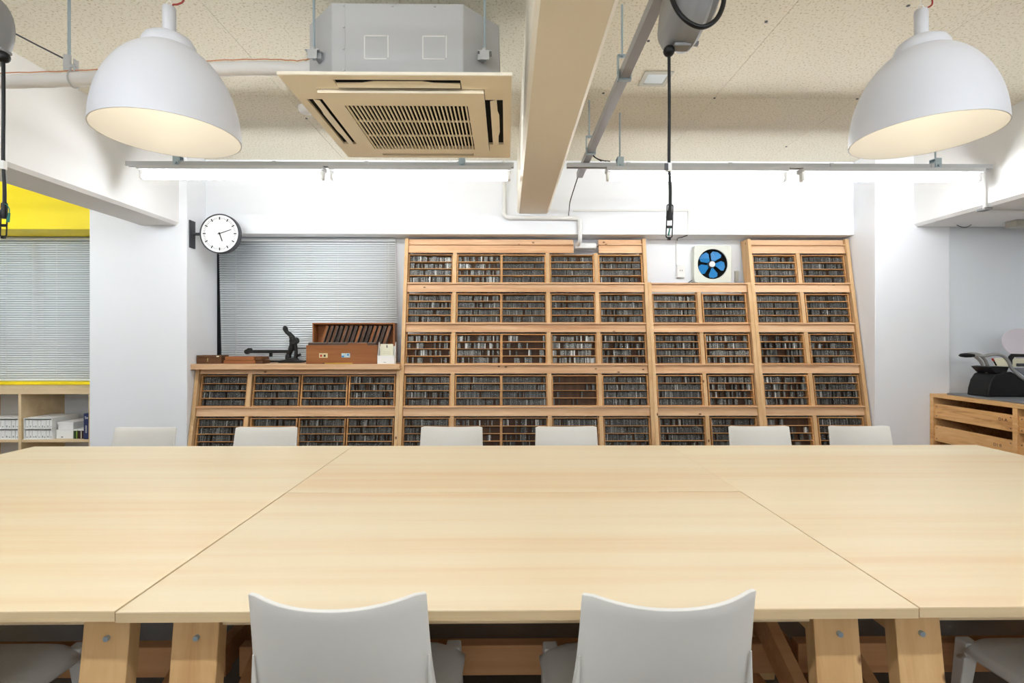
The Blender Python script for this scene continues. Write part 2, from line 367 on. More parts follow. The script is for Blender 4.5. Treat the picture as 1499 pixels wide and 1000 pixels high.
# ------------------------------------------------------------------ type racks
SL = .178
def plane(z): return 4.62 - SL * (2.24 - z)
ROWS = [2.195, 1.840, 1.485, 1.130, .775, .42, .07]
def sk(mb, x0, x1, d0, d1, z0, z1):          # leaning board: d0..d1 behind the leaning front plane
    return mb.box(x0, x1, plane(0) + d0, plane(0) + d1, z0, z1, 0, None, SL)
CW, CH, CD = .392, .262, .055
rng = random.Random(7)
def sorts_mesh(seed, fill, bright, wmin, wmax):
    r = random.Random(seed); mb = MB(); gap = .006; rh = (CH - .012 - 5 * .0) / 4
    for row in range(4):
        zb = .006 + row * rh + .0034; hmax = rh - .0085
        x = -CW / 2 + .014; lim = CW / 2 - .014; miss = 0; h0 = hmax * r.uniform(.84, .98)
        while x < lim - wmin:
            wd = min(r.uniform(wmin, wmax), lim - x)
            if miss > 0: miss -= 1; x += wd; continue
            if r.random() > fill: miss = r.randint(1, 3); x += wd; continue
            if r.random() < .12: h0 = hmax * r.uniform(.8, 1)
            h = min(hmax, h0 * r.uniform(.9, 1.05)); y0 = .010 + abs(r.gauss(0, .005)); q = r.random()
            m = 0 if q < .62 - bright * .6 else 1 if q < .95 - bright * .75 else 2 if q < .995 - bright * .12 else 3
            t = r.uniform(-.0015, .0015)
            vs = [(x, y0, zb), (x + wd - .0008, y0, zb), (x + wd - .0008 + t, y0, zb + h), (x + t, y0, zb + h),
                  (x, y0 + .024, zb), (x + wd - .0008, y0 + .024, zb), (x + wd - .0008 + t, y0 + .024, zb + h), (x + t, y0 + .024, zb + h)]
            mb.add(vs, [(0, 1, 2, 3), (3, 2, 6, 7), (0, 3, 7, 4), (1, 5, 6, 2)], m)
            for _ in range(r.choice((0, 1, 1, 2, 2) if bright < .3 else (0, 1, 2, 3))):      # small lighter specks on the front of the sort
                zt = zb + h * r.uniform(.1, .85); fh = min(r.uniform(.002, .0055), zb + h - zt); xa = x + r.uniform(0, .5) * wd; xb = min(x + wd - .0008, xa + r.uniform(.0018, .0045)); sl = r.uniform(-.002, .002)
                p = [(xa, zt), (xb, zt + sl * .4), (xb + sl, zt + fh), (xa + sl, zt + fh)]
                mb.add([(a, y0 - .0013, b) for a, b in p] + [(a, y0, b) for a, b in p], [(0, 1, 2, 3), (3, 2, 6, 7), (4, 5, 1, 0), (0, 3, 7, 4), (1, 5, 6, 2)], 3 if r.random() < .22 + bright else 2)
            x += wd
    return mb
# one case as the pattern for all the others
_cf = MB(); _cf.box(-CW / 2, -CW / 2 + .009, 0, CD, 0, CH); _cf.box(CW / 2 - .009, CW / 2, 0, CD, 0, CH); _cf.box(-CW / 2 + .009, CW / 2 - .009, 0, CD, 0, .006); _cf.box(-CW / 2 + .009, CW / 2 - .009, 0, CD, CH - .006, CH)
_cb = MB().box(-CW / 2 + .009, CW / 2 - .009, CD - .008, CD - .003, .006, CH - .006)
_cs = MB().box(-CW / 2 + .009, CW / 2 - .009, 0, CD - .008, -.0029, .0029)
ME = {}
def type_case(x, k, label, fill, bright, wmin, wmax, seed):
    z = ROWS[k] + .0005
    t = thing('type_case', label, 'type case', (x, plane(z) + .014, z), 0, 'wooden type cases standing in the racks', rx=-math.atan(SL))
    def part(nm, mb, m, loc=(0, 0, 0)):
        if nm not in ME: o = mb.build(nm, m, t, local=True); ME[nm] = o.data
        else: o = bpy.data.objects.new(nm, ME[nm]); COL.objects.link(o); o.parent = t
        o.location = loc
    part('case_frame', _cf, M_case); part('back_board', _cb, M_caseback)
    for j in (1, 2, 3): part('case_slat', _cs, M_case, (0, 0, .006 + j * (CH - .012) / 4))
    sorts_mesh(seed, fill, bright, wmin, wmax).build('metal_sorts', LEAD, t, local=True, kind='stuff')

ORD = ['first', 'second', 'third', 'fourth', 'fifth']
ROWN = ['top row', 'second row down', 'third row down', 'fourth row down', 'fifth row down', 'sixth row down']
SPEC = {('B', 2, 0): (.66, .75, .006, .011), ('B', 2, 1): (.86, .7, .006, .011), ('B', 2, 2): (.62, .7, .008, .016), ('B', 2, 3): (.9, .75, .007, .013),
        ('B', 2, 4): (.8, .2, .005, .009), ('B', 3, 3): (.2, .1, .007, .014), ('C', 2, 1): (.85, .55, .006, .010), ('D', 2, 0): (.7, .25, .006, .011),
        ('D', 4, 0): (.6, .4, .01, .022), ('B', 4, 1): (.6, .2, .006, .012), ('B', 4, 2): (.6, .2, .006, .012), ('B', 0, 0): (.93, .5, .005, .009),
        ('B', 0, 1): (.9, .35, .005, .009), ('D', 2, 1): (.9, .3, .006, .012), ('C', 3, 1): (.82, .35, .006, .011), ('D', 3, 0): (.85, .4, .006, .012)}
def rack(key, x0, x1, ztop, toprow, ncol, posts, label, short, open_top=False, cut=None):
    t = thing('type_rack', label, 'rack', ((x0 + x1) / 2, plane(0) + .06, 0))
    U = .03
    for a in (x0, x1 - U):
        sk(MB(), a, a + U, -.015, .12, 0, ztop).build('upright', M_rackz, t, bevel=.002)
    xi, xe = x0 + U + .0008, x1 - U - .0008
    spans = [(xi, xe)]
    for k in range(toprow, len(ROWS)):
        z = ROWS[k]
        sp = [(xi, cut[0]), (cut[1], xe)] if (cut and k == 0) else spans
        for a, b in sp:
            MB().box(a, b, plane(z) - .013, plane(z) + .10, z - .011, z).build('shelf_board', M_rackx, t, bevel=.0015)
            h = .07 if k < 6 else .058
            sk(MB(), a, b, .008, .026, z - .012 - h, z - .0115).build('fascia', M_rackx, t, bevel=.0015)
            if k == 0 and toprow == 0:
                sk(MB(), a, b, .02, .04, z + .0005, ztop - .004).build('top_board', M_rackx, t, bevel=.0015)
    pw = .037; tot = ncol * CW + len(posts) * pw; slack = (xe - xi - tot) / (ncol + 1)
    first = toprow + 1 if not open_top else toprow + 1
    for k in range(first if key != 'A' else 4, len(ROWS) - 1):
        x = xi + slack
        for c in range(ncol):
            cx = x + CW / 2; row = k - 1 if key in 'BD' else (k - 2 if key == 'C' else k - 4)
            f, br, w0, w1 = SPEC.get((key, k - 1, c), (rng.uniform(.94, .985), rng.uniform(.0, .12), .0035, .0066))
            end = 'one' if ncol == 2 else 'of %d' % ncol
            pos = ('first' if c == 0 else 'second') + ' of two' if ncol == 2 else ORD[c] + ' of ' + ('five' if ncol == 5 else 'four')
            look = 'sparse' if f < .5 else 'silvery' if br > .45 else 'dark'
            type_case(cx, k, '%s type case, %s from left, %s, %s' % (look, ORD[c], ROWN[row], short), f, br, w0, w1, 1000 + 97 * k + 13 * c + ord(key))
            x += CW + slack
            if c in posts:
                sk(MB(), x - slack + .0015, x - slack + pw - .0015, .004, .07, ROWS[k] + .0005, ROWS[k - 1] - .083).build('post', M_rackz, t, bevel=.0015)
                x += pw
    return t
rack('A', -2.636, -.906, 1.0865, 4, 4, (0,), 'low leaning wooden type rack under the worktop beside the clock column', 'low worktop rack')
# fascia right under the worktop of the low rack belongs to that rack
_low = [o for o in bpy.data.objects if o.name.startswith('type_rack')][0]
sk(MB(), -2.605, -.937, .003, .022, 1.045, 1.0865).build('fascia', M_rackx, _low, bevel=.0015)
rack('B', -.905, 1.245, 2.243, 0, 5, (0, 2, 3), 'widest and tallest leaning wooden type rack with five columns of cases', 'wide five column rack', cut=(.60, .826))
rack('C', 1.246, 2.160, 1.846, 1, 2, (0,), 'shorter leaning wooden type rack below the blue ventilation fan', 'rack below fan')
rack('D', 2.161, 3.075, 2.243, 0, 2, (0,), 'tall narrow leaning wooden type rack next to the white column', 'narrow end rack')
wt = MB(); wt.box(-2.64, -.899, 4.335, YW - .005, 1.0875, 1.133)
tag(wt.build('worktop', M_rackx, bevel=.003), 'pale wooden worktop board on the low type rack below the window', 'worktop')
WZ = 1.1335

# ------------------------------------------------------------------ table
TZ = .723
def table(x0, x1, y0, y1, dz, legs, label, order):
    t = thing('work_table', label, 'table', ((x0 + x1) / 2, (y0 + y1) / 2, 0), 0, 'six pale plywood tables pushed together')
    g = .0011
    mb = MB(); mb.box(x0 + g, x1 - g, y0 + g, y1 - g, TZ - .0025 + dz, TZ + dz); mb.box(x0 + g, x1 - g, y0 + g, y1 - g, TZ - .024 + dz, TZ - .0025 + dz, 1)
    mb.build('tabletop', [M_table, M_tedge], t)
    zt = TZ - .0245 + dz; LH = zt
    for lx in legs:
        for s, yy in ((1, y0 + .076), (-1, y1 - .076)):
            # leg leaning outwards towards the table edge
            mb = MB(); d = -.085 if s > 0 else .05; pts = []
            for z, sh in ((0, d), (zt - .001, 0)):
                ya, yb = (yy + sh, yy + sh + .04 * s)
                pts += [(lx - .055, ya, z), (lx + .055, ya, z), (lx + .055, yb, z), (lx - .055, yb, z)]
            mb.add(pts, [(3, 2, 1, 0), (4, 5, 6, 7), (0, 1, 5, 4), (1, 2, 6, 5), (2, 3, 7, 6), (3, 0, 4, 7)])
            leg = mb.build('leg', M_trestle, t, bevel=.002)
            for zs in (.628,):
                MB().cyl((lx + .005, yy - .0165 * s, zs), (lx + .005, yy + .005 * s, zs), .0065, 10).build('bolt', M_zinc, leg)
        MB().box(lx - .045, lx - .005, y0 + .118, y1 - .118, zt - .09, zt - .001).build('top_rail', M_trestle, t, bevel=.002)
        MB().box(lx - .045, lx - .005, y0 + .10, y1 - .10, .2, .29).build('lower_rail', M_stretch, t, bevel=.002)
        a = Vector((lx + .02, y0 + .11, .26)); b = Vector((lx + .02, y1 - .14, .60)); dd = (b - a).normalized(); nn = Vector((0, -dd.z, dd.y)) * .045
        mb = MB(); pv = [a - nn, b - nn, b + nn, a + nn]
        mb.add([p + Vector((sx, 0, 0)) for sx in (-.018, .018) for p in pv], [(0, 1, 2, 3), (7, 6, 5, 4), (0, 4, 5, 1), (1, 5, 6, 2), (2, 6, 7, 3), (3, 7, 4, 0)])
        mb.build('brace', M_stretch, t, bevel=.002)
    ym = (y0 + y1) / 2
    MB().box(min(legs) - .085, max(legs) + .085, ym - .02, ym + .02, .292, .385).build('stretcher', M_stretch, t, bevel=.002)
    for yy in (y0 + .08, y1 - .12):
        a, b = min(legs) + .058, max(legs) - .058
        MB().box(a, b, yy, yy + .035, zt - .05, zt - .001).build('batten', M_tedge, t, bevel=.002)
    return t
X = [(-2.713, -.885), (-.885, .948), (.948, 2.752)]
Yt = [(1.174, 2.084), (2.084, 2.992)]
LG = [(-2.60, -.957), (-.745, .80), (1.0, 2.64)]
LB = [['pale plywood table at the near corner on the window side', 'pale plywood table in the middle of the near row behind two chair backs', 'pale plywood table at the near corner on the cabinet side'],
      ['pale plywood table at the far corner nearest the bookshelf', 'pale plywood table in the middle of the far row facing the racks', 'pale plywood table at the far corner nearest the drawer cabinet']]
DZ = [[.003, 0, .0015], [.002, .001, 0]]
for j in range(2):
    for i in range(3): table(*X[i], *Yt[j], DZ[j][i], LG[i], LB[j][i], 0)

# ------------------------------------------------------------------ chairs
def make_chair(label, loc, rz):
    t = thing('plastic_chair', label, 'chair', loc, rz, 'white moulded plastic chairs round the table')
    nu, nv = 18, 12; vs = []; fs = []
    for j in range(nv + 1):
        q = j / nv; z = .43 + (.81 - .43) * q
        w = .186 + .011 * (1 - q) + .03 * (1 - q) ** 3
        for i in range(nu + 1):
            u = -1 + 2 * i / nu; c = 1 - abs(u) ** 2.2
            sag = .058 * (.45 + .55 * q)
            y = (.80 - z) * .2 - sag * c + .05 * (1 - q) ** 4
            vs.append((u * w, y, z - .014 * c * q - (.006 if abs(u) > .99 and j == nv else 0)))
    n = nu + 1
    fs = [(j * n + i, j * n + i + 1, (j + 1) * n + i + 1, (j + 1) * n + i) for j in range(nv) for i in range(nu)]
    o = MB().add(vs, fs).build('backrest', M_chair, t, smooth=True, local=True)
    so = o.modifiers.new('thick', 'SOLIDIFY'); so.thickness = .009; so.offset = 0
    bv = o.modifiers.new('bevel', 'BEVEL'); bv.width = .002; bv.segments = 2; bv.limit_method = 'ANGLE'; bv.angle_limit = R(50)
    for s in (-1, 1):                                # the rims where the back folds round into the rear legs
        MB().tube([(s * .212, .085, .43), (s * .2, .052, .50), (s * .193, .032, .58), (s * .1885, .018, .66)], [.013, .011, .007, .002], 8).build('back_rim', M_chair, t, smooth=True, local=True)
    vs = []; ny = 12
    for j in range(ny + 1):
        q = j / ny; y = .055 + .42 * q; w = .205 + .03 * math.sin(min(1, q * 1.3) * math.pi / 2) - .02 * max(0, q - .8) * 5 * .5
        for i in range(nu + 1):
            u = -1 + 2 * i / nu; e = max(0, abs(u) - .62) / .38
            z = .455 - .014 * math.cos(u * math.pi / 2) * math.sin(q * math.pi) - .035 * e ** 2 - (.05 * ((q - .8) / .2) ** 2 if q > .8 else 0) * (1 - .3 * e)
            vs.append((u * w, y - (.04 * abs(u) ** 4 if q > .9 else 0), z))
    fs = [(j * n + i, j * n + i + 1, (j + 1) * n + i + 1, (j + 1) * n + i) for j in range(ny) for i in range(nu)]
    o = MB().add(vs, fs).build('seat', M_chair, t, smooth=True, local=True)
    so = o.modifiers.new('thick', 'SOLIDIFY'); so.thickness = .01; so.offset = 0
    for sx in (-1, 1):
        for (xa, ya, za), (xb, yb) in (((.2, .43, .44), (.228, .465)), ((.2, .075, .46), (.226, .01))):
            mb = MB(); pts = []
            for px, py, pz, h in ((xb, yb, 0, .011), (xa, ya, za, .021)):
                pts += [(sx * px - h, py - h, pz), (sx * px + h, py - h, pz), (sx * px + h, py + h, pz), (sx * px - h, py + h, pz)]
            mb.add(pts, [(3, 2, 1, 0), (4, 5, 6, 7), (0, 1, 5, 4), (1, 2, 6, 5), (2, 3, 7, 6), (3, 0, 4, 7)])
            mb.build('leg', M_chair, t, local=True, bevel=.004)
    return t
ch = make_chair('white plastic chair with its curved back to the camera, nearer the clock side', (-.357, 1.098, 0), 0)
dup(ch, (.346, 1.096, 0), R(2.2), 'white plastic chair with its curved back to the camera, nearer the cabinet side')
dup(ch, (-1.46, 1.10, 0), 0, 'white plastic chair tucked under the near table corner below the bookshelf side')
dup(ch, (1.58, 1.10, 0), 0, 'white plastic chair tucked under the near table corner on the cabinet side')
for x, lb in ((-2.19, 'white chair back in front of the blank white column across the table'), (-1.46, 'white chair back across the table before the low rack below the worktop'),
              (-.335, 'white chair back before the first columns of the wide rack'), (.365, 'white chair back before the wide rack, under the hanging beam end'),
              (1.55, 'white chair back before the joint of the rack below the fan and the narrow rack'), (2.17, 'white chair back before the end of the tall narrow rack and the column')):
    dup(ch, (x, 3.15, 0), R(180 + random.Random(x).uniform(-1.5, 1.5)), lb)

# ------------------------------------------------------------------ lights on the back row
def rail(label, x0, x1, clamps):
    t = thing('mounting_rail', label, 'rail', ((x0 + x1) / 2, 3.59, 2.535))
    mb = MB(); mb.box(x0, x1, 3.57, 3.573, 2.536, 2.566); mb.box(x0, x1, 3.607, 3.61, 2.536, 2.566); mb.box(x0, x1, 3.573, 3.607, 2.563, 2.566); mb.box(x0, x1, 3.573, 3.58, 2.536, 2.539); mb.box(x0, x1, 3.60, 3.607, 2.536, 2.539)
    mb.build('channel', M_galv, t)
    for x, rod in clamps:
        c = MB(); c.box(x - .022, x + .022, 3.562, 3.568, 2.53, 2.60); c.box(x - .022, x + .022, 3.612, 3.618, 2.53, 2.60); c.box(x - .022, x + .022, 3.562, 3.618, 2.60, 2.606); c.cyl((x, 3.55, 2.552), (x, 3.562, 2.552), .009, 8)
        cc = c.build('clamp', M_zinc, t)
        if rod: MB().cyl((x, 3.59, 2.60), (x, 3.59, CZ), .0055, 10).build('hanging_rod', M_zinc, t)
    for k in range(4):
        x = x0 + (x1 - x0) * (k + .6) / 4.2
        MB().box(x - .012, x + .012, 3.565, 3.615, 2.533, 2.569).build('strap', M_galv, t)
    return t
rail('galvanised channel carrying the two tube lights beside the air conditioner', -2.62, .05, [(-2.27, 1), (-.31, 1)])
rail('galvanised channel carrying the two tube lights over the fan', .42, 3.40, [(.79, 1), (3.01, 1)])
def tube_light(x0, x1, label):
    t = thing('tube_light', label, 'light fixture', ((x0 + x1) / 2, 3.59, 2.44), 0, 'fluorescent tube lights along the back rail')
    mb = MB(); mb.prism([(x0, 2.534), (x0, 2.51), (x0 + .012, 2.505), (x1 - .012, 2.505), (x1, 2.51), (x1, 2.534)], 3.545, 3.635)
    mb.build('housing', M_fix, t, bevel=.003)
    for x, s in ((x0 + .004, 1), (x1 - .004, -1)):
        MB().prism([(x, 2.505), (x, 2.452), (x + s * .004, 2.446), (x + s * .018, 2.446), (x + s * .022, 2.452), (x + s * .03, 2.505)], 3.572, 3.608).build('tube_holder', M_white, t, bevel=.002)
    MB().cyl((x0 + .027, 3.59, 2.467), (x1 - .027, 3.59, 2.467), .021, 16).build('glowing_tube', M_tube, t, smooth=True)
tube_light(-2.532, -1.262, 'tube light at the rail end near the clock column')
tube_light(-1.222, .03, 'tube light just behind the air conditioner panel')
tube_light(.693, 1.955, 'tube light right above the hanging plug and the fan')
tube_light(2.055, 3.329, 'tube light above the narrow rack and the end column')


# unseen rows of tube lights added as fill, overhead and behind the camera
rails = [o for o in bpy.data.objects if o.name.startswith('mounting_rail')]; tls = [o for o in bpy.data.objects if o.name.startswith('tube_light')]
for y, nm in ((YROW2, 'over the near chairs'), (YROW3, 'behind the camera')):
    for o, e in zip(rails, ('window', 'cabinet')): dup(o, (o.location.x, y, o.location.z), None, 'added unseen galvanised tube light channel %s, %s side' % (nm, e))
    for o, e in zip(tls, ('outer window', 'inner window', 'inner cabinet', 'outer cabinet')): dup(o, (o.location.x, y, o.location.z), None, 'added unseen tube light %s, %s side of the row' % (nm, e))
dup(tls[0], (-4.25, 3.1, 2.44), None, 'added unseen tube light over the bookshelf bay outside the side beam, close to the shelf')  # unseen tubes added to brighten the bookshelf bay
dup(tls[0], (-4.25, 1.9, 2.44), None, 'added unseen tube light over the bookshelf bay outside the side beam, farther from the shelf')
for o in list(bpy.data.objects):
    if o.name.startswith('glowing_tube') and o.parent not in tls:      # the added unseen tubes, set brighter to fill the room
        o.material_slots[0].link = 'OBJECT'; o.material_slots[0].material = M_tube2


# ------------------------------------------------------------------ pendant lamps
def pendant(x, y, z, label, tilt, wire):
    t = thing('pendant_lamp', label, 'lamp', (x, y, z), 0, 'white dome pendant lamps over the table')
    t.rotation_euler = (0, tilt, 0)
    Rr, h = .2175, .31
    out = []; inn = []
    for i in range(25):
        a = (math.pi / 2 - math.asin(.075 / Rr)) * i / 24 ; r = Rr * math.cos(a); zz = h * math.sin(a)
        out.append((r, zz)); inn.append((r - .004 if i else Rr - .003, zz - .003 if i else 0))
    prof = [(.03, inn[-1][1])] + inn[::-1] + out
    k = len(inn) + 1
    sh = MB().lathe(prof, 64).build('lamp_shade', M_lampout, t, smooth=True, local=True)
    zc = out[-1][1]
    MB().lathe([(.079, zc - .012), (.081, zc + .002), (.079, zc + .016), (.07, zc + .032), (.052, zc + .043), (.03, zc + .048), (.0205, zc + .05)], 48).build('shade_cap', M_lampout, t, smooth=True, local=True)
    MB().lathe([(.0205, zc + .04), (.0205, zc + .138), (.0185, zc + .143), (.001, zc + .144)], 28).build('lamp_stem', M_lampout, t, smooth=True, local=True)
    bl = []
    for i in range(13):
        a = -math.pi / 2 + math.pi * i / 12; bl.append((max(.0005, .033 * math.cos(a)), .17 + .036 * math.sin(a)))
    MB().lathe(bl + [(.016, .22), (.016, .29)], 20).build('bulb', M_bulb, t, smooth=True, local=True)
    ztop = (CZ - z)
    pts = []
    zs = zc + .144
    for i in range(13):
        a = 2 * math.pi * i / 12; pts.append((.009 * math.sin(a), 0, zs + .009 - .009 * math.cos(a)))
    MB().tube(pts, .0013, 6).build('eye_ring', M_white, t, smooth=True, local=True)
    MB().cyl((0, 0, zs + .016), (0, 0, ztop), .0014, 6).build('suspension_wire', M_white, t, smooth=True, local=True)
    p = spline([(.004, 0, zs - .006), (.012, .002, zs + .008), (.028, .004, zs + .012), (.045, .006, zs + .03), (.03, .004, zs + .09), (.008, 0, zs + .15), (.006, 0, ztop)])
    MB().tube(p, .0028, 6).build('red_cord', M_red, t, smooth=True, local=True)
    MB().lathe([(.045, ztop - .02), (.05, ztop - .016), (.05, ztop - .001)], 24, close=True).build('ceiling_rose', M_white, t, smooth=True, local=True)
    ld = bpy.data.lights.new('pendant_bulb_light', 'POINT'); ld.energy = PENDANT; ld.color = (1, .84, .55); ld.shadow_soft_size = .04
    lo = bpy.data.objects.new('pendant_bulb_light', ld); COL.objects.link(lo); lo.parent = t; lo.location = (0, 0, .115)
    return t
pendant(-1.137, 1.75, 2.026, 'white dome pendant lamp hanging beside the air conditioner', 0, 0)
pendant(1.427, 1.75, 2.032, 'white dome pendant lamp hanging near the end column', R(-1.2), 0)

# ------------------------------------------------------------------ air conditioner
ax, ay, az = -.453, 2.565, 2.409
ac = thing('air_conditioner', 'grey ceiling cassette air conditioner with a beige louvred panel', 'air conditioner', (ax, ay, az))
c = .148; hb = .42
oct_ = [(-hb + c, -hb), (hb - c, -hb), (hb, -hb + c), (hb, hb - c), (hb - c, hb), (-hb + c, hb), (-hb, hb - c), (-hb, -hb + c)]
mb = MB(); mb.add([(ax + x, ay + y, z) for z in (az + .020, az + .326) for x, y in oct_],
                  [tuple(range(7, -1, -1)), tuple(range(8, 16))] + [(i, (i + 1) % 8, 8 + (i + 1) % 8, 8 + i) for i in range(8)])
body = mb.build('casing', M_acbody, ac, bevel=.004)
MB().box(ax - hb + c + .003, ax - .215, ay - hb - .0015, ay - hb + .002, az + .021, az + .324).build('corner_sheet', M_acbody, body)
for sx, zs in ((-.222, (.315, .225, .135, .045)), (-.02, (.315,)), (.155, (.315,))):
    for z in zs: MB().cyl((ax + sx, ay - hb - .005, az + z), (ax + sx, ay - hb, az + z), .005, 8).build('screw', M_galv, body)
for sx in (-.087, .154):
    for dx0, dx1, z0, z1 in ((-.047, .042, .187, .192), (-.047, .042, .092, .097), (-.051, -.046, .094, .190), (.046, .051, .099, .192)):
        MB().box(ax + sx + dx0, ax + sx + dx1, ay - hb - .002, ay - hb, az + z0, az + z1).build('knockout_strip', M_white, body)
def hanger(x, y, z, sx):
    h = MB(); h.box(x - .03, x + .03, y - .022, y + .022, z, z + .004); h.box(x - .02, x + .02, y - .022, y - .018, z - .035, z); h.box(x - sx * .03, x - sx * .005, y + .0, y + .05, z - .025, z + .01)
    h.cyl((x, y, z - .02), (x, y, z + .02), .012, 6)
    b = h.build('hanger_bracket', M_galv, ac)
    MB().cyl((x, y, z - .03), (x, y, CZ), .0055, 10).build('hanging_rod', M_zinc, b)
hanger(ax - .36, 2.185, 2.55, -1); hanger(ax + .36, 2.195, 2.555, 1)
hanger(ax - .40, 2.96, 2.55, -1); hanger(ax + .40, 2.96, 2.55, 1)
def plate(cx, cy, xs, ys, z0, z1, holes, m=0):
    mb = MB()
    for i in range(len(xs) - 1):
        for j in range(len(ys) - 1):
            if (i, j) not in holes: mb.box(cx + xs[i], cx + xs[i + 1], cy + ys[j], cy + ys[j + 1], z0, z1, m)
    return mb
g = [-.472, -.436, -.358, -.262, .262, .358, .436, .472]
ho = {(3, 1), (3, 5), (1, 3), (5, 3)} | {(i, j) for i in (2, 3, 4) for j in (2, 3, 4)}
pn = plate(ax, ay, g, g, az, az + .011, ho).build('panel', M_acpanel, ac)
rim = MB()
for x0, x1, y0, y1 in ((-.475, .475, -.475, -.472), (-.475, .475, .472, .475), (-.475, -.472, -.472, .472), (.472, .475, -.472, .472)):
    rim.box(ax + x0, ax + x1, ay + y0, ay + y1, az + .001, az + .0135)
rim.build('panel_rim', M_acedge, pn)
MB().box(ax - .44, ax + .44, ay - .44, ay + .44, az + .0118, az + .0195).build('slot_shade_sheet', M_dark, ac)  # black sheet that gives the slots their deep shade
gi = [-.355, -.277, .277, .355]; gj = [-.355, -.235, .295, .355]
gr = plate(ax, ay, gi, gj, az - .016, az + .004, {(1, 1)}).build('intake_frame', M_acpanel, ac)
sl_me = None
for k in range(30):
    x = -.277 + .554 * (k + .5) / 30
    if sl_me is None:
        so = MB().box(-.0036, .0036, -.265, .265, 0, .006).build('grille_slat', M_acpanel, gr, local=True); sl_me = so.data
    else: so = so.copy(); COL.objects.link(so)
    so.location = (x, .03, -.014)
for yy in (-.235 + .177, -.235 + .353):
    MB().box(ax - .277, ax + .277, ay + yy - .004, ay + yy + .004, az - .0135, az - .006).build('cross_bar', M_acpanel, gr)
MB().box(ax - .30, ax + .30, ay - .25, ay + .31, az + .0045, az + .011).build('grille_shade_sheet', M_dark, gr)  # black sheet standing in for the shade behind the grille
def flap(rot):
    mb = MB(); M = Matrix.Translation((ax, ay, az)) @ Matrix.Rotation(rot, 4, 'Z')
    top = [(-.258, -.006), (-.15, -.002), (-.10, .012), (.10, .012), (.15, -.002), (.258, -.006)]
    vs = []; n = len(top)
    for x, e in top: vs += [(x, -.379, -.006), (x, -.412 - e * .5, .001 + e * .2)]
    for x, e in top: vs += [(x, -.379, -.003), (x, -.411 - e * .5, .004 + e * .2)]
    fs = []
    for i in range(n - 1):
        a = 2 * i; b = 2 * n + 2 * i
        fs += [(a, a + 2, a + 3, a + 1), (b + 1, b + 3, b + 2, b), (a, b, b + 2, a + 2), (a + 1, a + 3, b + 3, b + 1)]
    fs += [(0, 1, 2 * n + 1, 2 * n), (2 * n - 2, 4 * n - 2, 4 * n - 1, 2 * n - 1)]
    mb.add(vs, fs, 0, M); mb.build('louvre', M_acpanel, ac)
for r in (0, 90, 180, 270): flap(R(r))

# wrapped refrigerant pipe from the unit's side
t = thing('insulated_pipe', 'white tape wrapped pipe running from the side beam to the air conditioner', 'pipe', (-1.8, 2.35, 2.45))
P = spline([(-2.70, 2.37, 2.50), (-2.29, 2.36, 2.507), (-1.93, 2.35, 2.515), (-1.6, 2.36, 2.545), (-1.34, 2.36, 2.567), (-1.1, 2.38, 2.585), (-.95, 2.40, 2.588), (-.885, 2.41, 2.585)], 8)
rr = [.029 + .003 * (i / len(P)) + max(0, (i / len(P) - .82)) * .15 + .0012 * math.sin(i * 2.1) for i in range(len(P))]
MB().tube(P, rr, 14).build('wrapping', M_wrap, t, smooth=True)
MB().tube([p + Vector((0, -.012, r + .004)) for p, r in zip(P, rr)], .0022, 6).build('control_wire', M_orange, t, smooth=True)
t = thing('pipe_hanger', 'zinc threaded rod and clip holding the wrapped pipe near the side beam', 'hanger', (-1.975, 2.35, 2.5))
MB().cyl((-1.975, 2.35, 2.56), (-1.975, 2.35, CZ), .0062, 10).build('rod', M_zinc, t)
q = MB(); q.box(-1.99, -1.96, 2.335, 2.345, 2.55, 2.62); q.box(-1.945, -1.94, 2.335, 2.36, 2.53, 2.6); q.cyl((-1.99, 2.34, 2.57), (-1.93, 2.34, 2.57), .008, 8); q.tube([(-1.955 , 2.35 + .036 * math.cos(a), 2.513 + .036 * math.sin(a)) for a in [i * math.pi / 8 for i in range(17)]], .003, 6)
q.build('clip', M_galv, t)
tag(MB().tube(spline([(-1.985, 2.34, 2.60), (-2.15, 2.30, 2.68), (-2.32, 2.25, 2.77), (-2.5, 2.2, 2.90)]), .0035, 6).build('grey_cable', M_char, smooth=True), 'thin dark cable slanting up from the pipe clip to the ceiling', 'cable')

# ------------------------------------------------------------------ overhead strut and cord reels
t = thing('strut_channel', 'galvanised steel channel running in depth beside the ceiling beam', 'rail', (.555, 2, 2.572))
x = .555
mb = MB(); mb.box(x - .022, x + .022, -.6, 3.92, 2.570, 2.573); mb.box(x - .022, x - .019, -.6, 3.92, 2.573, 2.612); mb.box(x + .019, x + .022, -.6, 3.92, 2.573, 2.612); mb.box(x - .019, x - .009, -.6, 3.92, 2.609, 2.612); mb.box(x + .009, x + .019, -.6, 3.92, 2.609, 2.612)
mb.build('channel', M_strut, t)
for y in (2.43, 3.40):
    q = MB(); q.box(x - .03, x + .03, y - .012, y + .012, 2.562, 2.568); q.box(x - .032, x - .026, y - .012, y + .012, 2.562, 2.68); q.box(x + .026, x + .032, y - .012, y + .012, 2.562, 2.625); q.box(x - .032, x + .012, y - .012, y + .012, 2.676, 2.682); q.cyl((x - .034, y, 2.60), (x + .036, y, 2.60), .007, 8)
    k = q.build('clamp', M_zinc, t)
    MB().cyl((x - .01, y, 2.67), (x - .01, y, CZ), .0055, 10).build('hanging_rod', M_zinc, k)
for i in range(3):
    MB().tube(spline([(x + .01, 3.44, 2.60 - .01 * i), (x + .035 + .02 * i, 3.5, 2.585 - .012 * i), (x + .1 + .03 * i, 3.56, 2.572)]), .003, 6).build('flex_wire', M_black, t, smooth=True)
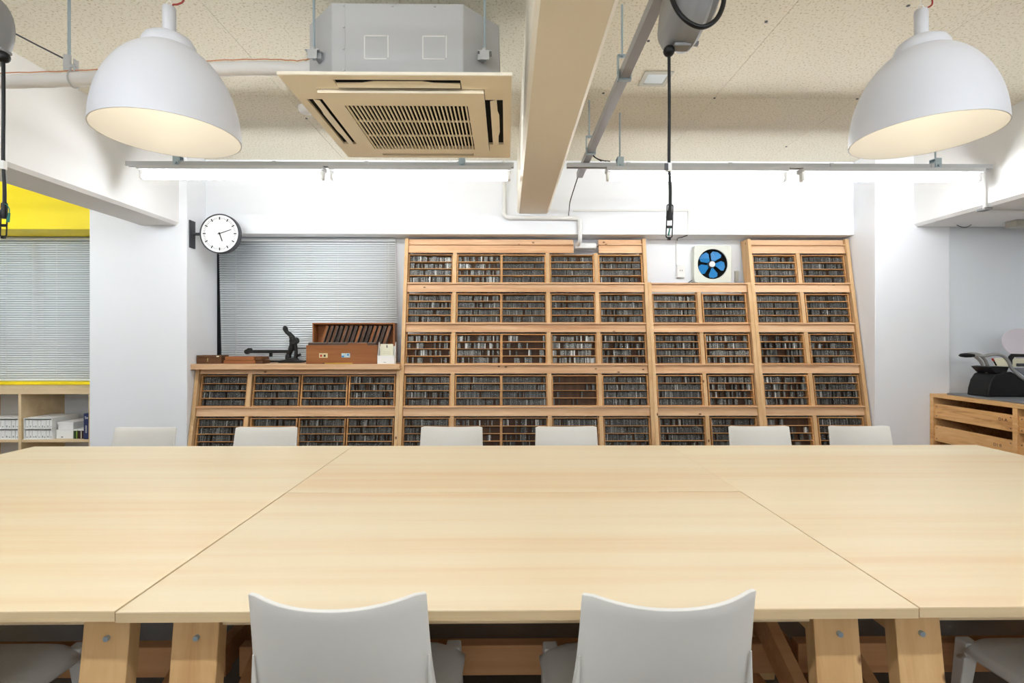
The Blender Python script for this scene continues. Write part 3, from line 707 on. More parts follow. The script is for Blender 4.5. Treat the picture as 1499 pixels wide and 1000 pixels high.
tag(MB().tube(spline([(.545, 3.93, 2.585), (.54, 4.1, 2.55), (.53, 4.3, 2.49), (.545, 4.5, 2.46), (.545, 4.53, 2.42)]), .004, 6).build('black_wire', M_black, smooth=True), 'thin black wire dropping from the strut end to the white pipe', 'wire')

def reel(cx, label, cordlabel, loop):
    y = 1.70; zc = 2.468 if loop else 2.375
    t = thing('cord_reel', label, 'cord reel', (cx, y, zc - .165), 0, 'grey ceiling cord reels')
    if loop: Mx = Matrix.Translation((cx, y, zc)) @ Matrix.Rotation(R(8), 4, 'Y') @ Matrix.Rotation(R(90), 4, 'Y')
    else: Mx = Matrix.Translation((cx, y + .02, zc)) @ Matrix.Rotation(R(90), 4, 'X')
    pr = [(.01, -.068), (.10, -.066), (.135, -.058), (.155, -.04), (.16, -.018), (.157, -.004), (.157, .004), (.16, .018), (.155, .036), (.135, .05), (.11, .056), (.085, .058), (.08, .078), (.072, .084), (.01, .086)]
    MB().lathe(pr, 40, M=Mx).build('housing', M_grey, t, smooth=True)
    for a in (20, 110, 200, 290):
        p = Mx @ Vector((.125 * math.cos(R(a)), .125 * math.sin(R(a)), .05)); q2 = Mx @ Vector((.125 * math.cos(R(a)), .125 * math.sin(R(a)), .066))
        MB().cyl(p, q2, .009, 10).build('boss', M_grey, t)
    ox = cx - .063 if loop else cx + .171
    q = MB(); q.box(*((cx - .05, cx + .005) if loop else (ox - .075, ox + .012)), y - .02, y + .02, *((zc - .166, zc - .155) if loop else (zc - .10, zc - .09))); q.build('cord_outlet_lip', M_grey, t, bevel=.003)
    bl = [(max(.001, .019 * math.cos(a)), .019 * math.sin(a)) for a in [-math.pi / 2 + math.pi * i / 8 for i in range(9)]]
    zo = zc - .174 if loop else 2.262
    MB().lathe(bl, 16, M=Matrix.Translation((ox, y, zo))).build('cord_stopper', M_black, t, smooth=True)
    q = MB(); q.box(cx - .03, cx - .01, y - .02, y + .02, zc + .15, zc + .23 if cx > 0 else CZ); q.box(cx - .045, cx + .0, y - .03, y + .03, (zc + .12), zc + .155)
    q.build('hanger', M_strut, t)
    # the hanging cord with its plug holder: held by the reel, part of it
    cord = MB().tube(spline([(ox, y, zo + .004), (ox + .001, y, 2.1), (ox, y, 1.95), (ox + .001, y, 1.9), (ox + .004, y, 1.84), (ox + .004, y, 1.79)]), .0052, 10).build('cord', M_black, t, smooth=True)
    tg = MB().box(ox - .012, ox + .007, y - .008, y + .006, 1.895, 1.922).build('cord_tag', M_white, cord)
    MB().box(ox - .018, ox - .006, y - .012, y - .0085, 1.897, 1.919).build('tag_print', M_char, t)
    hx = ox + .001; f = MB(); z0, z1 = 1.677, 1.785
    f.tube(arc([(hx, y, z1), (hx + .012, y, z1), (hx + .011, y, 1.73), (hx + .009, y, z0), (hx - .011, y, z0), (hx - .009, y, 1.73), (hx - .007, y, z1), (hx, y, z1)], .006), .002, 8)
    f.box(hx - .009, hx + .010, y - .003, y + .003, 1.708, 1.716); f.box(hx - .006, hx + .004, y - .004, y + .004, z0 - .008, z0)
    f.build('plug_cage', M_black, t, smooth=True)
    MB().tube([(hx + .003, y, 1.79), (hx + .002, y, 1.768), (hx, y, 1.76), (hx, y, 1.745), (hx, y, 1.735)], [.0055, .0065, .009, .011, .010], 10).build('plug', M_black, t, smooth=True)
    if loop:
        MB().prism([(hx - .006, z0 + .006), (hx - .001, z0 + .006), (hx + .004, 1.71), (hx + .001, 1.712)], y - .002, y + .002).build('plug_strap', M_green, t)
        MB().tube(spline([(.50, 1.60, 2.56), (.506, 1.60, 2.44), (.52, 1.58, 2.36), (.555, 1.57, 2.31), (.60, 1.57, 2.295), (.645, 1.58, 2.325), (.675, 1.6, 2.385), (.68, 1.62, 2.44), (.66, 1.66, 2.56)]), .0075, 10).build('supply_cable', M_black, t, smooth=True)
    else:
        MB().tube(spline([(hx - .005, y, 1.783), (hx + .012, y - .004, 1.78), (hx + .022, y - .004, 1.765), (hx + .022, y - .004, 1.75)]), .0015, 6).build('strap_cord', M_green, t, smooth=True)
        MB().prism([(hx + .013, 1.722), (hx + .022, 1.722), (hx + .0245, 1.752), (hx + .0205, 1.752)], y - .006, y - .002).build('plug_strap', M_green, t)
        Mo = Mx
        MB().box(-.10, -.05, -.03, -.022, .057, .0595, 0, Mx @ Matrix.Rotation(R(-30), 4, 'Z')).build('warning_strip', M_redtip, t)
    return t
reel(.60, 'grey cord reel on the strut with its plug hanging before the cross beam', '', True)
reel(-1.813, 'grey cord reel cut by the picture edge, plug hanging before the yellow lintel', '', False)

# ------------------------------------------------------------------ ceiling bits
t = thing('recessed_light', 'small square recessed ceiling light with a pale diffuser', 'ceiling light', (.90, 3.11, CZ - .008))
plate(.90, 3.11, [-.085, -.06, .06, .085], [-.085, -.06, .06, .085], CZ - .008, CZ - .0005, {(1, 1)}).build('bezel', M_gray2, t)
MB().box(.84, .96, 3.05, 3.17, CZ - .003, CZ - .0005).build('diffuser', M_cell, t)
tag(MB().lathe([(.055, CZ - .001), (.055, CZ - .02), (.04, CZ - .04), (.015, CZ - .05), (.001, CZ - .05)], 24, M=Matrix.Translation((-1.36, 3.52, 0))).build('smoke_detector', M_white, smooth=True), 'round white smoke detector on the ceiling behind the air conditioner', 'smoke detector')

# ------------------------------------------------------------------ wall pipes, conduits
t = thing('drain_pipe', 'white plastic drain pipe stepping down across the cross beam', 'pipe', (.31, 4.51, 2.15))
MB().tube(arc([(-.022, 4.52, 2.9), (-.022, 4.52, 2.409), (.645, 4.52, 2.405), (.645, 4.52, 2.20), (.63, 4.66, 2.172)], .045, 6), .0185, 14).build('pipe_run', M_white, t, smooth=True)
for a, b in (((-.022, 4.52, 2.44), (-.022, 4.52, 2.465)), ((.02, 4.52, 2.409), (.045, 4.52, 2.409)), ((.58, 4.52, 2.4055), (.605, 4.52, 2.4055)), ((.645, 4.52, 2.33), (.645, 4.52, 2.365))):
    MB().cyl(a, b, .021, 14).build('coupling', M_white, t, smooth=True)
MB().box(.612, .80, 4.592, 4.66, 2.152, 2.205).build('junction_box', M_white, t, bevel=.012)
t = thing('wire_moulding', 'thin white wire moulding running over the cross beam to the fan outlet', 'conduit', (1.1, 4.545, 2.3))
MB().box(.585, 1.602, 4.535, 4.55, 2.47, 2.484).build('run', M_white, t); MB().box(1.602, 1.618, 4.535, 4.55, 2.275, 2.484).build('drop', M_white, t)
t = thing('conduit', 'white conduit dropping from the rail end down the side beam', 'conduit', (3.40, 3.63, 2.25))
MB().tube(arc([(3.395, 3.63, 2.56), (3.395, 3.63, 2.27), (3.43, 3.70, 2.272), (4.3, 3.74, 2.272)], .02), .009, 10).build('pipe_run', M_white, t, smooth=True)
MB().box(3.39, 3.445, 3.62, 3.69, 2.262, 2.278).build('corner_clip', M_grey, t)
tag(MB().box(4.02, 4.3, 4.02, 4.12, 2.235, 2.284).build('cable_box', M_gray2, bevel=.004), 'pale grey cable box under the side beam above the press', 'box')
tag(MB().tube(spline([(3.70, 4.2, 2.28), (3.74, 4.2, 2.264), (3.78, 4.2, 2.262), (3.82, 4.2, 2.283)]), .003, 6).build('wire_loop', M_char, smooth=True), 'short dark wire loop under the side beam by the column', 'wire')

# ------------------------------------------------------------------ clock
ck = thing('wall_clock', 'round white station clock with charcoal rim on a column bracket', 'clock', (-2.397, 4.36, 2.06))
cc = Vector((-2.397, 4.36, 2.224)); Mc = Matrix.Translation(cc) @ Matrix.Rotation(R(90), 4, 'X')   # local z -> -y
MB().lathe([(.150, -.02), (.163, -.02), (.166, -.012), (.166, .028), (.162, .033), (.157, .033), (.155, .026)], 56, M=Mc).build('clock_rim', M_char, ck, smooth=True)
dial = MB().lathe([(.001, .026), (.156, .026)], 56, M=Mc).build('dial', mat('dial_white', S(246, 246, 244), .5), ck)
MB().lathe([(.151, -.02), (.001, -.021)], 40, M=Mc).build('rear_cover', M_char, ck)
hm = MB()
for k in range(12):
    Mk = Mc @ Matrix.Rotation(-R(30 * k), 4, 'Z'); MB().box(-.0045, .0045, .116, .140, .0262, .0275, 0, Mk).build('hour_mark', M_black, dial)
mm = MB()
for k in range(60):
    if k % 5: mm.box(-.0013, .0013, .121, .136, .0262, .027, 0, Mc @ Matrix.Rotation(-R(6 * k), 4, 'Z'))
mm.build('minute_marks', M_char, dial, kind='stuff')
MB().box(-.004, .004, -.012, .068, .028, .030, 0, Mc @ Matrix.Rotation(-R(160), 4, 'Z')).build('hour_hand', M_black, ck)
MB().box(-.0028, .0028, -.016, .105, .0305, .032, 0, Mc @ Matrix.Rotation(-R(71), 4, 'Z')).build('minute_hand', M_black, ck)
MB().cyl(cc + Vector((0, -.027, 0)), cc + Vector((0, -.034, 0)), .007, 12).build('hand_pin', M_black, ck)
MB().cyl((-2.64, 4.355, 2.224), (-2.555, 4.357, 2.224), .0125, 14).build('bracket_arm', M_char, ck, smooth=True)
MB().box(-2.6415, -2.632, 4.315, 4.392, 2.105, 2.335).build('bracket_plate', M_char, ck, bevel=.002)

# ------------------------------------------------------------------ fan and outlets
fx, fz = 1.885, 2.03
fn = thing('ventilation_fan', 'square ivory ventilation fan with five blue blades', 'fan', (fx, 4.74, fz - .17))
ro = .137; n = 48; hs = .172
vs = []; fs = []
for y in (4.695, 4.766):
    for i in range(n):
        a = 2 * math.pi * i / n; vs.append((fx + ro * math.cos(a), y, fz + ro * math.sin(a)))
    for i in range(n):
        a = 2 * math.pi * i / n; k = 1 / max(abs(math.cos(a)), abs(math.sin(a))); k = min(k, 1.36)
        vs.append((fx + hs * k * math.cos(a), y, fz + hs * k * math.sin(a)))
for i in range(n):
    j = (i + 1) % n
    fs += [(i, j, n + j, n + i), (2 * n + i, 3 * n + i, 3 * n + j, 2 * n + j), (n + i, n + j, 3 * n + j, 3 * n + i), (i, 2 * n + i, 2 * n + j, j)]
MB().add(vs, fs).build('fan_frame', M_ivory, fn, bevel=.004)
ringp = []
Mf = Matrix.Translation((fx, 4.70, fz)) @ Matrix.Rotation(R(90), 4, 'X')
MB().lathe([(.136, -.004), (.136, -.06)], 40, M=Mf).build('duct', M_dark, fn); MB().lathe([(.137, -.062), (.001, -.062)], 40, M=Mf).build('fan_shade_disc', M_dark, fn)  # near-black tube and disc put in as the shade of the fan cavity
for k in range(5):
    a0 = 90 - 22 + 72 * k
    pts = []; prof = [(.022, -14), (.06, -26), (.1, -31), (.122, -24), (.127, -5), (.122, 14), (.10, 24), (.06, 22), (.022, 14)]
    for r, d in prof: pts.append((r * math.cos(R(a0 + d)), r * math.sin(R(a0 + d)), -.028 - .00045 * d))
    m = len(pts); vs = pts + [(x, y, z - .002) for x, y, z in pts]
    MB().add(vs, [tuple(range(m)), tuple(range(2 * m - 1, m - 1, -1))] + [(i, m + i, m + (i + 1) % m, (i + 1) % m) for i in range(m)], 0, Mf).build('blade', M_blue, fn)
MB().lathe([(.034, -.055), (.034, -.016), (.026, -.012)], 24, M=Mf).build('hub_skirt', M_char, fn, smooth=True)
MB().lathe([(.027, -.02), (.027, -.006), (.023, -.001), (.001, .001)], 24, M=Mf).build('hub_cap', M_white, fn, smooth=True)
MB().tube(spline([(fx - .165, 4.75, fz - .14), (fx - .20, 4.74, fz - .16), (fx - .22, 4.72, fz - .178)]), .0035, 6).build('power_cord', M_char, fn, smooth=True)
ot = thing('wall_outlet', 'white surface wall outlet box beside the ventilation fan', 'outlet', (1.608, 4.74, 1.9))
MB().box(1.572, 1.644, 4.735, YW, 1.91, 2.03).build('outlet_box', M_white, ot, bevel=.006)
MB().tube(spline([(1.60, 4.55, 2.262), (1.57, 4.6, 2.255), (1.56, 4.68, 2.262), (1.575, 4.75, 2.255)]), .004, 6).build('black_lead', M_black, ot, smooth=True)
MB().box(1.568, 1.582, 4.755, YW, 2.03, 2.262).build('lower_drop', M_white, ot)
for s in (-.009, .009): MB().box(1.608 + s - .002, 1.608 + s + .002, 4.7335, 4.7355, 1.968, 1.982).build('socket_slot', M_char, ot)
tag(MB().box(2.115, 2.145, 4.745, YW, 1.87, 1.975).build('switch_box', M_gray2, bevel=.003), 'small grey box on the wall against the narrow rack side', 'box')

# ------------------------------------------------------------------ things on the worktop
def openbox(mb, x0, x1, y0, y1, z0, z1, th=.008):
    mb.box(x0, x1, y0, y0 + th, z0, z1); mb.box(x0, x1, y1 - th, y1, z0, z1); mb.box(x0, x0 + th, y0 + th, y1 - th, z0, z1); mb.box(x1 - th, x1, y0 + th, y1 - th, z0, z1); mb.box(x0 + th, x1 - th, y0 + th, y1 - th, z0, z0 + th); return mb
# small chest
t = thing('wooden_chest', 'small dark wooden chest with a brass keyhole at the worktop end', 'box', (-2.53, 4.46, WZ))
MB().box(-2.635, -2.425, 4.41, 4.53, WZ, WZ + .052).build('chest_body', M_boxd, t, bevel=.002)
MB().box(-2.635, -2.425, 4.41, 4.53, WZ + .0535, WZ + .071).build('lid', M_boxd, t, bevel=.002)
MB().lathe([(.006, 0), (.001, .002)], 12, M=Matrix.Translation((-2.54, 4.409, WZ + .04)) @ Matrix.Rotation(R(90), 4, 'X')).build('keyhole_plate', M_brass, t)
MB().box(-2.543, -2.537, 4.4075, 4.4095, WZ + .018, WZ + .038).build('hasp', M_brass, t)
MB().box(-2.466, -2.444, 4.4085, 4.4095, WZ + .058, WZ + .068).build('paper_sticker', M_cream, t)
for k, (x0, x1, z0) in enumerate(((-2.40, -2.075, 0), (-2.388, -2.085, .031))):
    t = thing('wooden_tray', ('lower' if k == 0 else 'upper') + ' of two flat reddish wooden trays stacked beside the small chest', 'tray', ((x0 + x1) / 2, 4.46, WZ + z0), group='flat wooden trays')
    MB().box(x0, x1 - .06, 4.40, 4.55, WZ + z0 + .0003, WZ + z0 + .03).build('tray_body', M_boxw, t, bevel=.002)
    MB().box(x1 - .0595, x1, 4.41, 4.55, WZ + z0 + .0003, WZ + z0 + .028).build('end_piece', M_boxd, t, bevel=.002)
# lever punch
t = thing('lever_punch', 'black cast iron lever punch with a long flat arm', 'punch', (-1.94, 4.6, WZ))
ix, iy = -1.915, 4.6
q = MB(); q.prism([(ix - .10, WZ), (ix - .09, WZ + .022), (ix - .03, WZ + .03), (ix - .02, WZ + .045), (ix + .045, WZ + .045), (ix + .06, WZ + .025), (ix + .10, WZ + .02), (ix + .11, WZ)], iy - .045, iy + .045)
q.build('foot', M_iron, t, bevel=.008)
q = MB(); q.tube(spline([(ix - .025, iy, WZ + .03), (ix - .02, iy, WZ + .07), (ix + .0, iy, WZ + .115), (ix + .015, iy, WZ + .16), (ix + .03, iy, WZ + .195)]), [.026] * 6 + [.022] * 6 + [.026] * 6 + [.03] * 6 + [.032], 12); q.cyl((ix + .03, iy - .035, WZ + .195), (ix + .03, iy + .035, WZ + .195), .032, 16); q.tube([(ix + .045, iy - .01, WZ + .04), (ix + .05, iy - .01, WZ + .10), (ix + .04, iy - .01, WZ + .17)], [.018, .015, .018], 10); q.cyl((ix + .05, iy, WZ + .06), (ix + .085, iy, WZ + .075), .012, 8)
q.build('column', M_iron, t, smooth=True)
MB().tube(spline([(ix + .03, iy - .02, WZ + .2), (ix + .005, iy - .02, WZ + .245), (ix - .03, iy - .02, WZ + .275), (ix - .05, iy - .02, WZ + .325)]), [.024] * 5 + [.019] * 5 + [.018] * 4 + [.02, .022, .021, .017, .008], 14).build('lever_handle', M_iron, t, smooth=True)
q = MB(); q.box(ix - .37, ix + .0, iy - .03, iy + .03, WZ + .085, WZ + .112); q.box(ix - .19, ix - .165, iy - .01, iy + .01, WZ + .055, WZ + .085); q.cyl((ix - .385, iy - .02, WZ + .098), (ix - .385, iy + .02, WZ + .098), .022, 12); q.cyl((ix - .365, iy - .025, WZ + .115), (ix - .365, iy + .025, WZ + .115), .016, 12); q.box(ix - .16, ix - .05, iy - .008, iy + .008, WZ + .006, WZ + .016)
q.build('guide_arm', M_iron, t, bevel=.004)
MB().cyl((ix + .03, iy, WZ + .128), (ix + .142, iy, WZ + .128), .005, 8).build('side_rod', M_iron, t)
# rear box of leaning blocks
bx0, bx1, by0, by1 = -1.705, -.985, 4.545, 4.655
bz0, bz1 = WZ, WZ + .352
t = thing('block_box', 'upright wooden box whose open upper bay holds leaning printing blocks', 'box', ((bx0 + bx1) / 2, 4.6, WZ))
q = MB(); th = .012
q.box(bx0, bx0 + th, by0, by1, bz0, bz1); q.box(bx1 - th, bx1, by0, by1, bz0, bz1); q.box(bx0 + th, bx1 - th, by0, by1, bz1 - th, bz1); q.box(bx0 + th, bx1 - th, by0 + .01, by1, WZ, WZ + .155); q.box(bx0 + th, bx1 - th, by1 - .008, by1, WZ + .155, bz1 - th)
q.build('box_shell', M_boxw, t, bevel=.002)
N14 = 14
for k in range(N14):
    hgt = .178; wd = .020; x = bx0 + .062 + k * .0422; ang = R(18)
    M = Matrix.Translation((x, 4.56, WZ + .1557 + .0065)) @ Matrix.Rotation(ang, 4, 'Y')
    o = MB(); o.box(0, wd, 0, .07, .0, hgt, 0, M); o.box(wd, wd + .004, .002, .068, .002, hgt - .002, 1, M)
    nm = ORD + ['sixth', 'seventh', 'eighth', 'ninth', 'tenth', 'eleventh', 'twelfth', 'thirteenth', 'fourteenth']
    tr = thing('printing_block', 'leaning wooden printing block, %s from the left in the upright box' % nm[k], 'printing block', (x, 4.59, WZ + .1557), group='leaning printing blocks in the upright box')
    ob = MB().box(0, wd, 0, .07, 0, hgt, 0, M).build('wood_base', [M_boxw if k in (0, 7, 10) else M_block if k % 3 else M_blockd], tr, bevel=.001)
    MB().box(wd + .0003, wd + .004, .002, .068, .002, hgt - .002, 0, M).build('metal_plate', M_slug, tr)
# front box
fx0, fx1, fy0, fy1 = -1.692, -1.095, 4.37, 4.50
t = thing('front_box', 'low brown wooden box with two small stickers on its front', 'box', ((fx0 + fx1) / 2, 4.43, WZ))
openbox(MB(), fx0, fx1, fy0, fy1, WZ, WZ + .158, .01).build('box_shell', M_boxw, t, bevel=.002)
M_sti1 = mat('sticker_cream', S(222, 206, 160), .6, var=.25, vscale=90); M_sti2 = mat('sticker_pale_blue', S(190, 212, 214), .6, var=.35, vscale=90)
MB().box(fx0 + .11, fx0 + .182, fy0 - .0008, fy0 - .0001, WZ + .052, WZ + .09).build('sticker', M_sti1, t, label='cream printed sticker')
MB().box(fx0 + .298, fx0 + .37, fy0 - .0008, fy0 - .0001, WZ + .054, WZ + .09).build('sticker', M_sti2, t, label='pale blue printed sticker')
for x0, x1 in ((.118, .135), (.148, .165)): MB().box(fx0 + x0, fx0 + x1, fy0 - .0014, fy0 - .0008, WZ + .06, WZ + .078).build('sticker_print', M_redtip if x0 < .12 else M_maroon, t)
MB().box(fx0 + .3, fx0 + .32, fy0 - .0014, fy0 - .0008, WZ + .056, WZ + .07).build('sticker_print', M_blue, t); MB().box(fx0 + .345, fx0 + .36, fy0 - .0014, fy0 - .0008, WZ + .07, WZ + .084).build('sticker_print', M_blue, t)
for k, (a, b, m, nmz) in enumerate(((.012, .172, M_blockd, 'dark'), (.174, .344, M_blockd, 'dark'), (.346, .51, M_boxw, 'orange brown'), (.512, .585, M_blockd, 'dark'))):
    tr = thing('printing_block', '%s wooden block showing above the low box front, %s from the left' % (nmz, ORD[k]), 'printing block', (fx0 + (a + b) / 2, 4.44, WZ + .0102), group='blocks standing in the low box')
    MB().box(fx0 + a, fx0 + b, fy0 + .012, fy1 - .06, WZ + .0105, WZ + .176).build('wood_base', m, tr, bevel=.002)
    MB().box(fx0 + a + .003, fx0 + b - .003, fy0 + .014, fy1 - .062, WZ + .1763, WZ + .182).build('metal_plate', M_slug, tr)
# card holder
t = thing('card_holder', 'white card holder with a cream card at the worktop end', 'card holder', (-1.02, 4.41, WZ))
hx0, hx1 = -1.092, -.948
q = MB(); q.box(hx0, hx1, 4.37, 4.373, WZ, WZ + .07); q.box(hx0, hx1, 4.44, 4.443, WZ, WZ + .15); q.box(hx0, hx1, 4.373, 4.44, WZ, WZ + .003)
for xx in (hx0, hx1 - .003):
    q.add([(xx, 4.373, WZ + .003), (xx, 4.44, WZ + .003), (xx, 4.44, WZ + .185), (xx, 4.425, WZ + .185), (xx, 4.373, WZ + .07), (xx + .003, 4.373, WZ + .003), (xx + .003, 4.44, WZ + .003), (xx + .003, 4.44, WZ + .185), (xx + .003, 4.425, WZ + .185), (xx + .003, 4.373, WZ + .07)],
          [(0, 1, 2, 3, 4), (9, 8, 7, 6, 5), (0, 5, 6, 1), (1, 6, 7, 2), (2, 7, 8, 3), (3, 8, 9, 4), (4, 9, 5, 0)])
q.build('holder', M_paper, t)
for k in range(3): MB().box(-1.036 - .004 * (k % 2), -1.029 + .011 - .004 * k * 0, 4.3692, 4.37, WZ + .012, WZ + .0145).build('printed_line', M_char, t)
tr = thing('cream_card', 'cream card with a printed mark standing in the white holder', 'card', (-1.02, 4.40, WZ + .004))
MB().box(hx0 + .018, hx1 - .018, 4.40, 4.404, WZ + .004, WZ + .168).build('card', M_cream, tr)
MB().box(-1.022, -1.014, 4.3993, 4.40, WZ + .135, WZ + .158).build('printed_mark', M_char, tr)
for z in (.085, .1): MB().box(-1.05, -.985, 4.3995, 4.40, WZ + z, WZ + z + .002).build('printed_line', M_gray2, tr)
for k, (x0, x1, y, lb) in enumerate(((-1.55, -1.39, 4.352, 'short yellow pencil with a black end lying before the low box'), (-1.475, -1.30, 4.362, 'long yellow pencil lying before the low box'))):
    tr = thing('pencil', lb, 'pencil', ((x0 + x1) / 2, y, WZ), group='pencils before the low box')
    MB().cyl((x0 + .02, y, WZ + .005), (x1, y, WZ + .005), .0045, 6).build('shaft', M_pencil, tr); MB().cyl((x0, y, WZ + .005), (x0 + .0195, y, WZ + .005), .001, 6, r2=.0044).build('tip', M_black if k == 0 else M_boxw, tr)

# ------------------------------------------------------------------ bookshelf under the small window
BX1 = -3.452
t = thing('bookshelf', 'pale plywood bookshelf under the yellow window sill', 'shelf', (-4.3, 4.5, 0))
y0, y1 = 4.32, 4.75
MB().box(-5.2, BX1, y0, y1, .885, .937).build('top_board', M_shelfw, t, bevel=.002)
for a in (-5.2, -4.63, -4.052, BX1 - .022):
    MB().box(a, a + .024 if a < -3.6 else BX1, y0 + .002, y1, .0, .884).build('side_panel', M_shelfw, t, bevel=.002)
for z in (.485, .06):
    for a, b in ((-5.175, -4.631), (-4.605, -4.053), (-4.027, BX1 - .023)):
        MB().box(a, b, y0 + .004, y1 - .008, z, z + .022).build('shelf_board', M_shelfw, t, bevel=.002)
MB().box(-5.19, BX1 - .01, y1 - .006, y1, .03, .884).build('back_panel', M_wall2, t)
SZ = .5075
def drawer_case(x0, x1, label):
    tr = thing('card_case', label, 'box', ((x0 + x1) / 2, 4.45, SZ), group='white open card cases on the bookshelf')
    q = MB(); th = .006; h = .172
    for z in (0, .086, h): q.box(x0, x1, 4.335, 4.60, SZ + z, SZ + z + th)
    q.box(x0, x0 + th, 4.335, 4.60, SZ + th, SZ + h); q.box(x1 - th, x1, 4.335, 4.60, SZ + th, SZ + h); q.box(x0 + th, x1 - th, 4.594, 4.60, SZ + th, SZ + h)
    q.build('case_shell', M_paper, tr)
    for row in range(2):
        n_ = 9; wv = (x1 - x0 - .02) / n_
        for k in range(n_):
            xa = x0 + .01 + k * wv; z0 = SZ + th + .001 + row * .086
            b = MB().box(xa, xa + wv - .0015, 4.345 + .004 * ((k * 7) % 3), 4.55, z0, z0 + .066).build('card_pack', M_paper, tr)
            MB().box(xa + wv * .35, xa + wv * .6, 4.3435 + .004 * ((k * 7) % 3), 4.3455 + .004 * ((k * 7) % 3), z0 + .006, z0 + .014 + .006 * (k % 2)).build('printed_mark', M_grey, b)
drawer_case(-4.02, -3.785, 'white two tier card case in the end bay of the bookshelf')
drawer_case(-4.345, -4.062, 'white two tier card case in the bay cut by the picture edge')
t = thing('white_box', 'lower white box beside the card case on the bookshelf', 'box', (-3.69, 4.45, SZ), group='white boxes on the bookshelf')
MB().box(-3.772, -3.632, 4.36, 4.58, SZ + .0005, SZ + .075).build('carton', M_paper, t, bevel=.002); MB().box(-3.73, -3.715, 4.3585, 4.36, SZ + .01, SZ + .02).build('printed_mark', M_grey, t)
t = thing('white_box', 'upper white lidded box beside the card case on the bookshelf', 'box', (-3.70, 4.47, SZ + .076), group='white boxes on the bookshelf')
MB().box(-3.765, -3.64, 4.37, 4.60, SZ + .0758, SZ + .118).build('carton', M_paper, t, bevel=.002); MB().box(-3.768, -3.637, 4.367, 4.603, SZ + .1182, SZ + .138).build('lid', M_paper, t, bevel=.002)
for k, (x0, x1, h, m, lb, cap) in enumerate(((-3.628, -3.598, .072, M_dgreen, 'small dark green box standing beside the white boxes', M_lime), (-3.590, -3.562, .072, M_maroon, 'small dark brown box between the green box and navy book', M_cream), (-3.556, -3.529, .072, M_maroon, 'small dark brown box touching the navy book', M_cream))):
    tr = thing('small_box', lb, 'box', ((x0 + x1) / 2, 4.42, SZ), group='small dark boxes on the bookshelf')
    MB().box(x0, x1, 4.36, 4.5, SZ + .0005, SZ + h - .005).build('sleeve', m, tr, bevel=.001); MB().box(x0, x1, 4.361, 4.5, SZ + h - .0045, SZ + h + .008).build('top_flap', M_paper, tr)
    MB().box(x1 - .006, x1, 4.3592, 4.36, SZ + .002, SZ + h - .008).build('edge_stripe', cap, tr)
t = thing('navy_book', 'tall navy blue book standing at the bookshelf end', 'book', (-3.495, 4.45, SZ))
MB().box(-3.525, -3.477, 4.335, 4.52, SZ + .0005, SZ + .215).build('cover', M_navy, t, bevel=.002)
text('spine_letters', 'Se', .03, (-3.501, 4.334, SZ + .18), (R(90), 0, 0), M_paper, t); text('spine_title', 'oasoo', .026, (-3.501, 4.334, SZ + .085), (R(90), R(90), 0), M_paper, t)

# ------------------------------------------------------------------ drawer cabinet with press
cxf = 3.545
t = thing('drawer_cabinet', 'larch plywood cabinet of open fronted drawers beside the end column', 'cabinet', (3.9, 3.3, 0))
MB().box(cxf, 4.35, 1.6, 4.285, .86, .888).build('cabinet_top', M_cabw, t, bevel=.002)
ups = [4.25, 3.545, 2.87, 2.2, 1.6]
for y in ups: MB().box(cxf + .001, 4.34, y, y + .034, 0, .8595).build('side_panel', M_cabw, t, bevel=.0015)
MB().box(4.30, 4.34, 1.64, 4.249, .02, .859).build('back_panel', M_cabw, t)
for i in range(4):
    ya, yb = ups[i + 1] + .036, ups[i] - .002
    for k, (z0, z1) in enumerate(((.69, .808), (.50, .628), (.31, .44), (.10, .25))):
        d = MB().box(cxf + .012, cxf + .03, ya, yb, z0, z1).build('drawer_front', M_cabw, t, bevel=.0015)
        MB().box(cxf + .03, 4.2, ya + .01, yb - .01, z0, z0 + .01).build('drawer_base', M_cabw, d)
        for yy in (ya + .02, yb - .02):
            for zz in (z0 + .02, z1 - .02): MB().cyl((cxf + .010, yy, zz), (cxf + .013, yy, zz), .004, 8).build('screw', M_char, d)
for y, zz, a, lb in ((3.66, .765, 'D1 A', ''), (3.70, .575, 'D1 B', '')):
    o = text('pencil_mark', a, .03, (cxf + .0115, y, zz), (R(90), 0, R(-90)), M_maroon, t)
tag(MB().box(3.60, 4.3, 2.6, 4.18, .8885, .902).build('grey_sheet', M_gmat, bevel=.003), 'flat grey sheet lying on the drawer cabinet under the press', 'sheet')
pz = .9025
p = thing('letterpress', 'black tabletop hand press with grey lever arms and round ink disc', 'press', (3.95, 3.95, pz))
def Q(px, py): return (3.655 + (px - 1433) * .0053, pz + (579 - py) * .0053)
bodyp = [Q(1433, 579), Q(1434.5, 568), Q(1438, 556), Q(1444, 547), Q(1452, 543.5), Q(1468, 543), Q(1482, 551), Q(1500, 563), Q(1512, 579)]
MB().prism(bodyp, 3.88, 4.06).build('press_base', M_black, p, bevel=.008)
def qt(pts, y, r, n=10): 
    return MB().tube(spline([(Q(a, b)[0], y, Q(a, b)[1]) for a, b in pts], 5), r, n)
for y in (3.875, 4.065): qt([(1429, 520), (1442, 517.5), (1454, 520), (1462, 528), (1467, 538), (1480, 550), (1497, 562)], y, .012).build('lever_arm', M_silver, p, smooth=True)
qt([(1430, 521), (1438, 528), (1443, 537), (1449, 546)], 3.97, .011).build('link_arm', M_silver, p, smooth=True)
gpts = [(1406, 520), (1409, 519.6), (1416, 519.6), (1424, 519.8), (1430, 520.2)]
MB().tube([(Q(a, b)[0], 3.97, Q(a, b)[1]) for a, b in gpts], [.003, .013, .018, .016, .010], 12).build('grip', M_black, p, smooth=True)
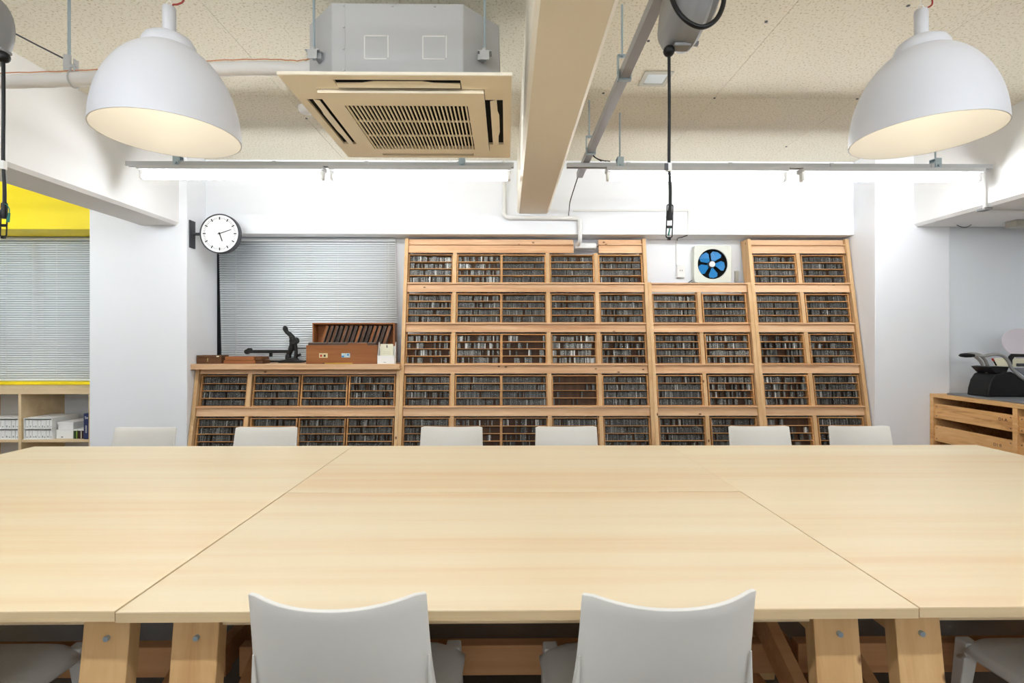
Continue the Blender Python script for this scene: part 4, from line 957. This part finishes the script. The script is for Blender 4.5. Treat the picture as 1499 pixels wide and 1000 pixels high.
MB().cyl((Q(1430, 520)[0], 3.87, Q(1430, 520)[1]), (Q(1430, 520)[0], 4.07, Q(1430, 520)[1]), .009, 10).build('cross_rod', M_silver, p)
MB().prism([Q(1437, 536), Q(1446, 545), Q(1462, 545), Q(1466, 536), Q(1447, 535)], 3.89, 4.05).build('platen_hinge', M_black, p, bevel=.003)
MB().prism([Q(1468, 537), Q(1486, 537), Q(1512, 560), Q(1502, 566), Q(1486, 551)], 3.86, 3.87).build('side_plate', M_gmat, p, bevel=.003)
MB().cyl((Q(1444, 525)[0], 3.9, Q(1444, 525)[1]), (Q(1449, 534)[0], 3.9, Q(1449, 534)[1]), .005, 8).build('stop_pin', M_black, p)
MB().cyl((Q(1443, 524)[0], 3.9, Q(1443, 524)[1]), (Q(1445, 527)[0], 3.9, Q(1445, 527)[1]), .007, 8).build('red_tip', M_redtip, p)
MB().prism([Q(1470, 536), Q(1510, 536), Q(1510, 524), Q(1472, 524)], 3.90, 4.04).build('chase_bed', M_cream, p, bevel=.003)
MB().prism([Q(1478, 535), Q(1494, 535), Q(1494, 531), Q(1478, 531)], 3.885, 3.8995).build('ink_roller', M_char, p)
MB().box(Q(1494, 0)[0], Q(1500, 0)[0], 3.88, 3.8995, Q(0, 536)[1], Q(0, 530)[1]).build('red_block', M_redtip, p)
q = MB(); q.prism([Q(1465, 533), Q(1465, 521), Q(1469, 517), Q(1512, 518), Q(1512, 522), Q(1472, 522), Q(1469, 526), Q(1469, 533)], 3.88, 3.895); q.build('roller_frame', M_black, p, bevel=.002)
dm = Matrix.Translation((Q(1508, 505)[0], 3.97, Q(1508, 505)[1])) @ Matrix.Rotation(R(-20), 4, 'Y') @ Matrix.Rotation(R(52), 4, 'X')
MB().lathe([(.001, -.008), (.155, -.008), (.16, -.004), (.16, .004), (.155, .008), (.001, .008)], 48, M=dm).build('ink_disc', M_disc, p, smooth=True)
MB().cyl((Q(1508, 520)[0], 3.97, Q(1508, 535)[1]), (Q(1508, 505)[0], 3.97, Q(1508, 506)[1]), .012, 10).build('disc_post', M_black, p)
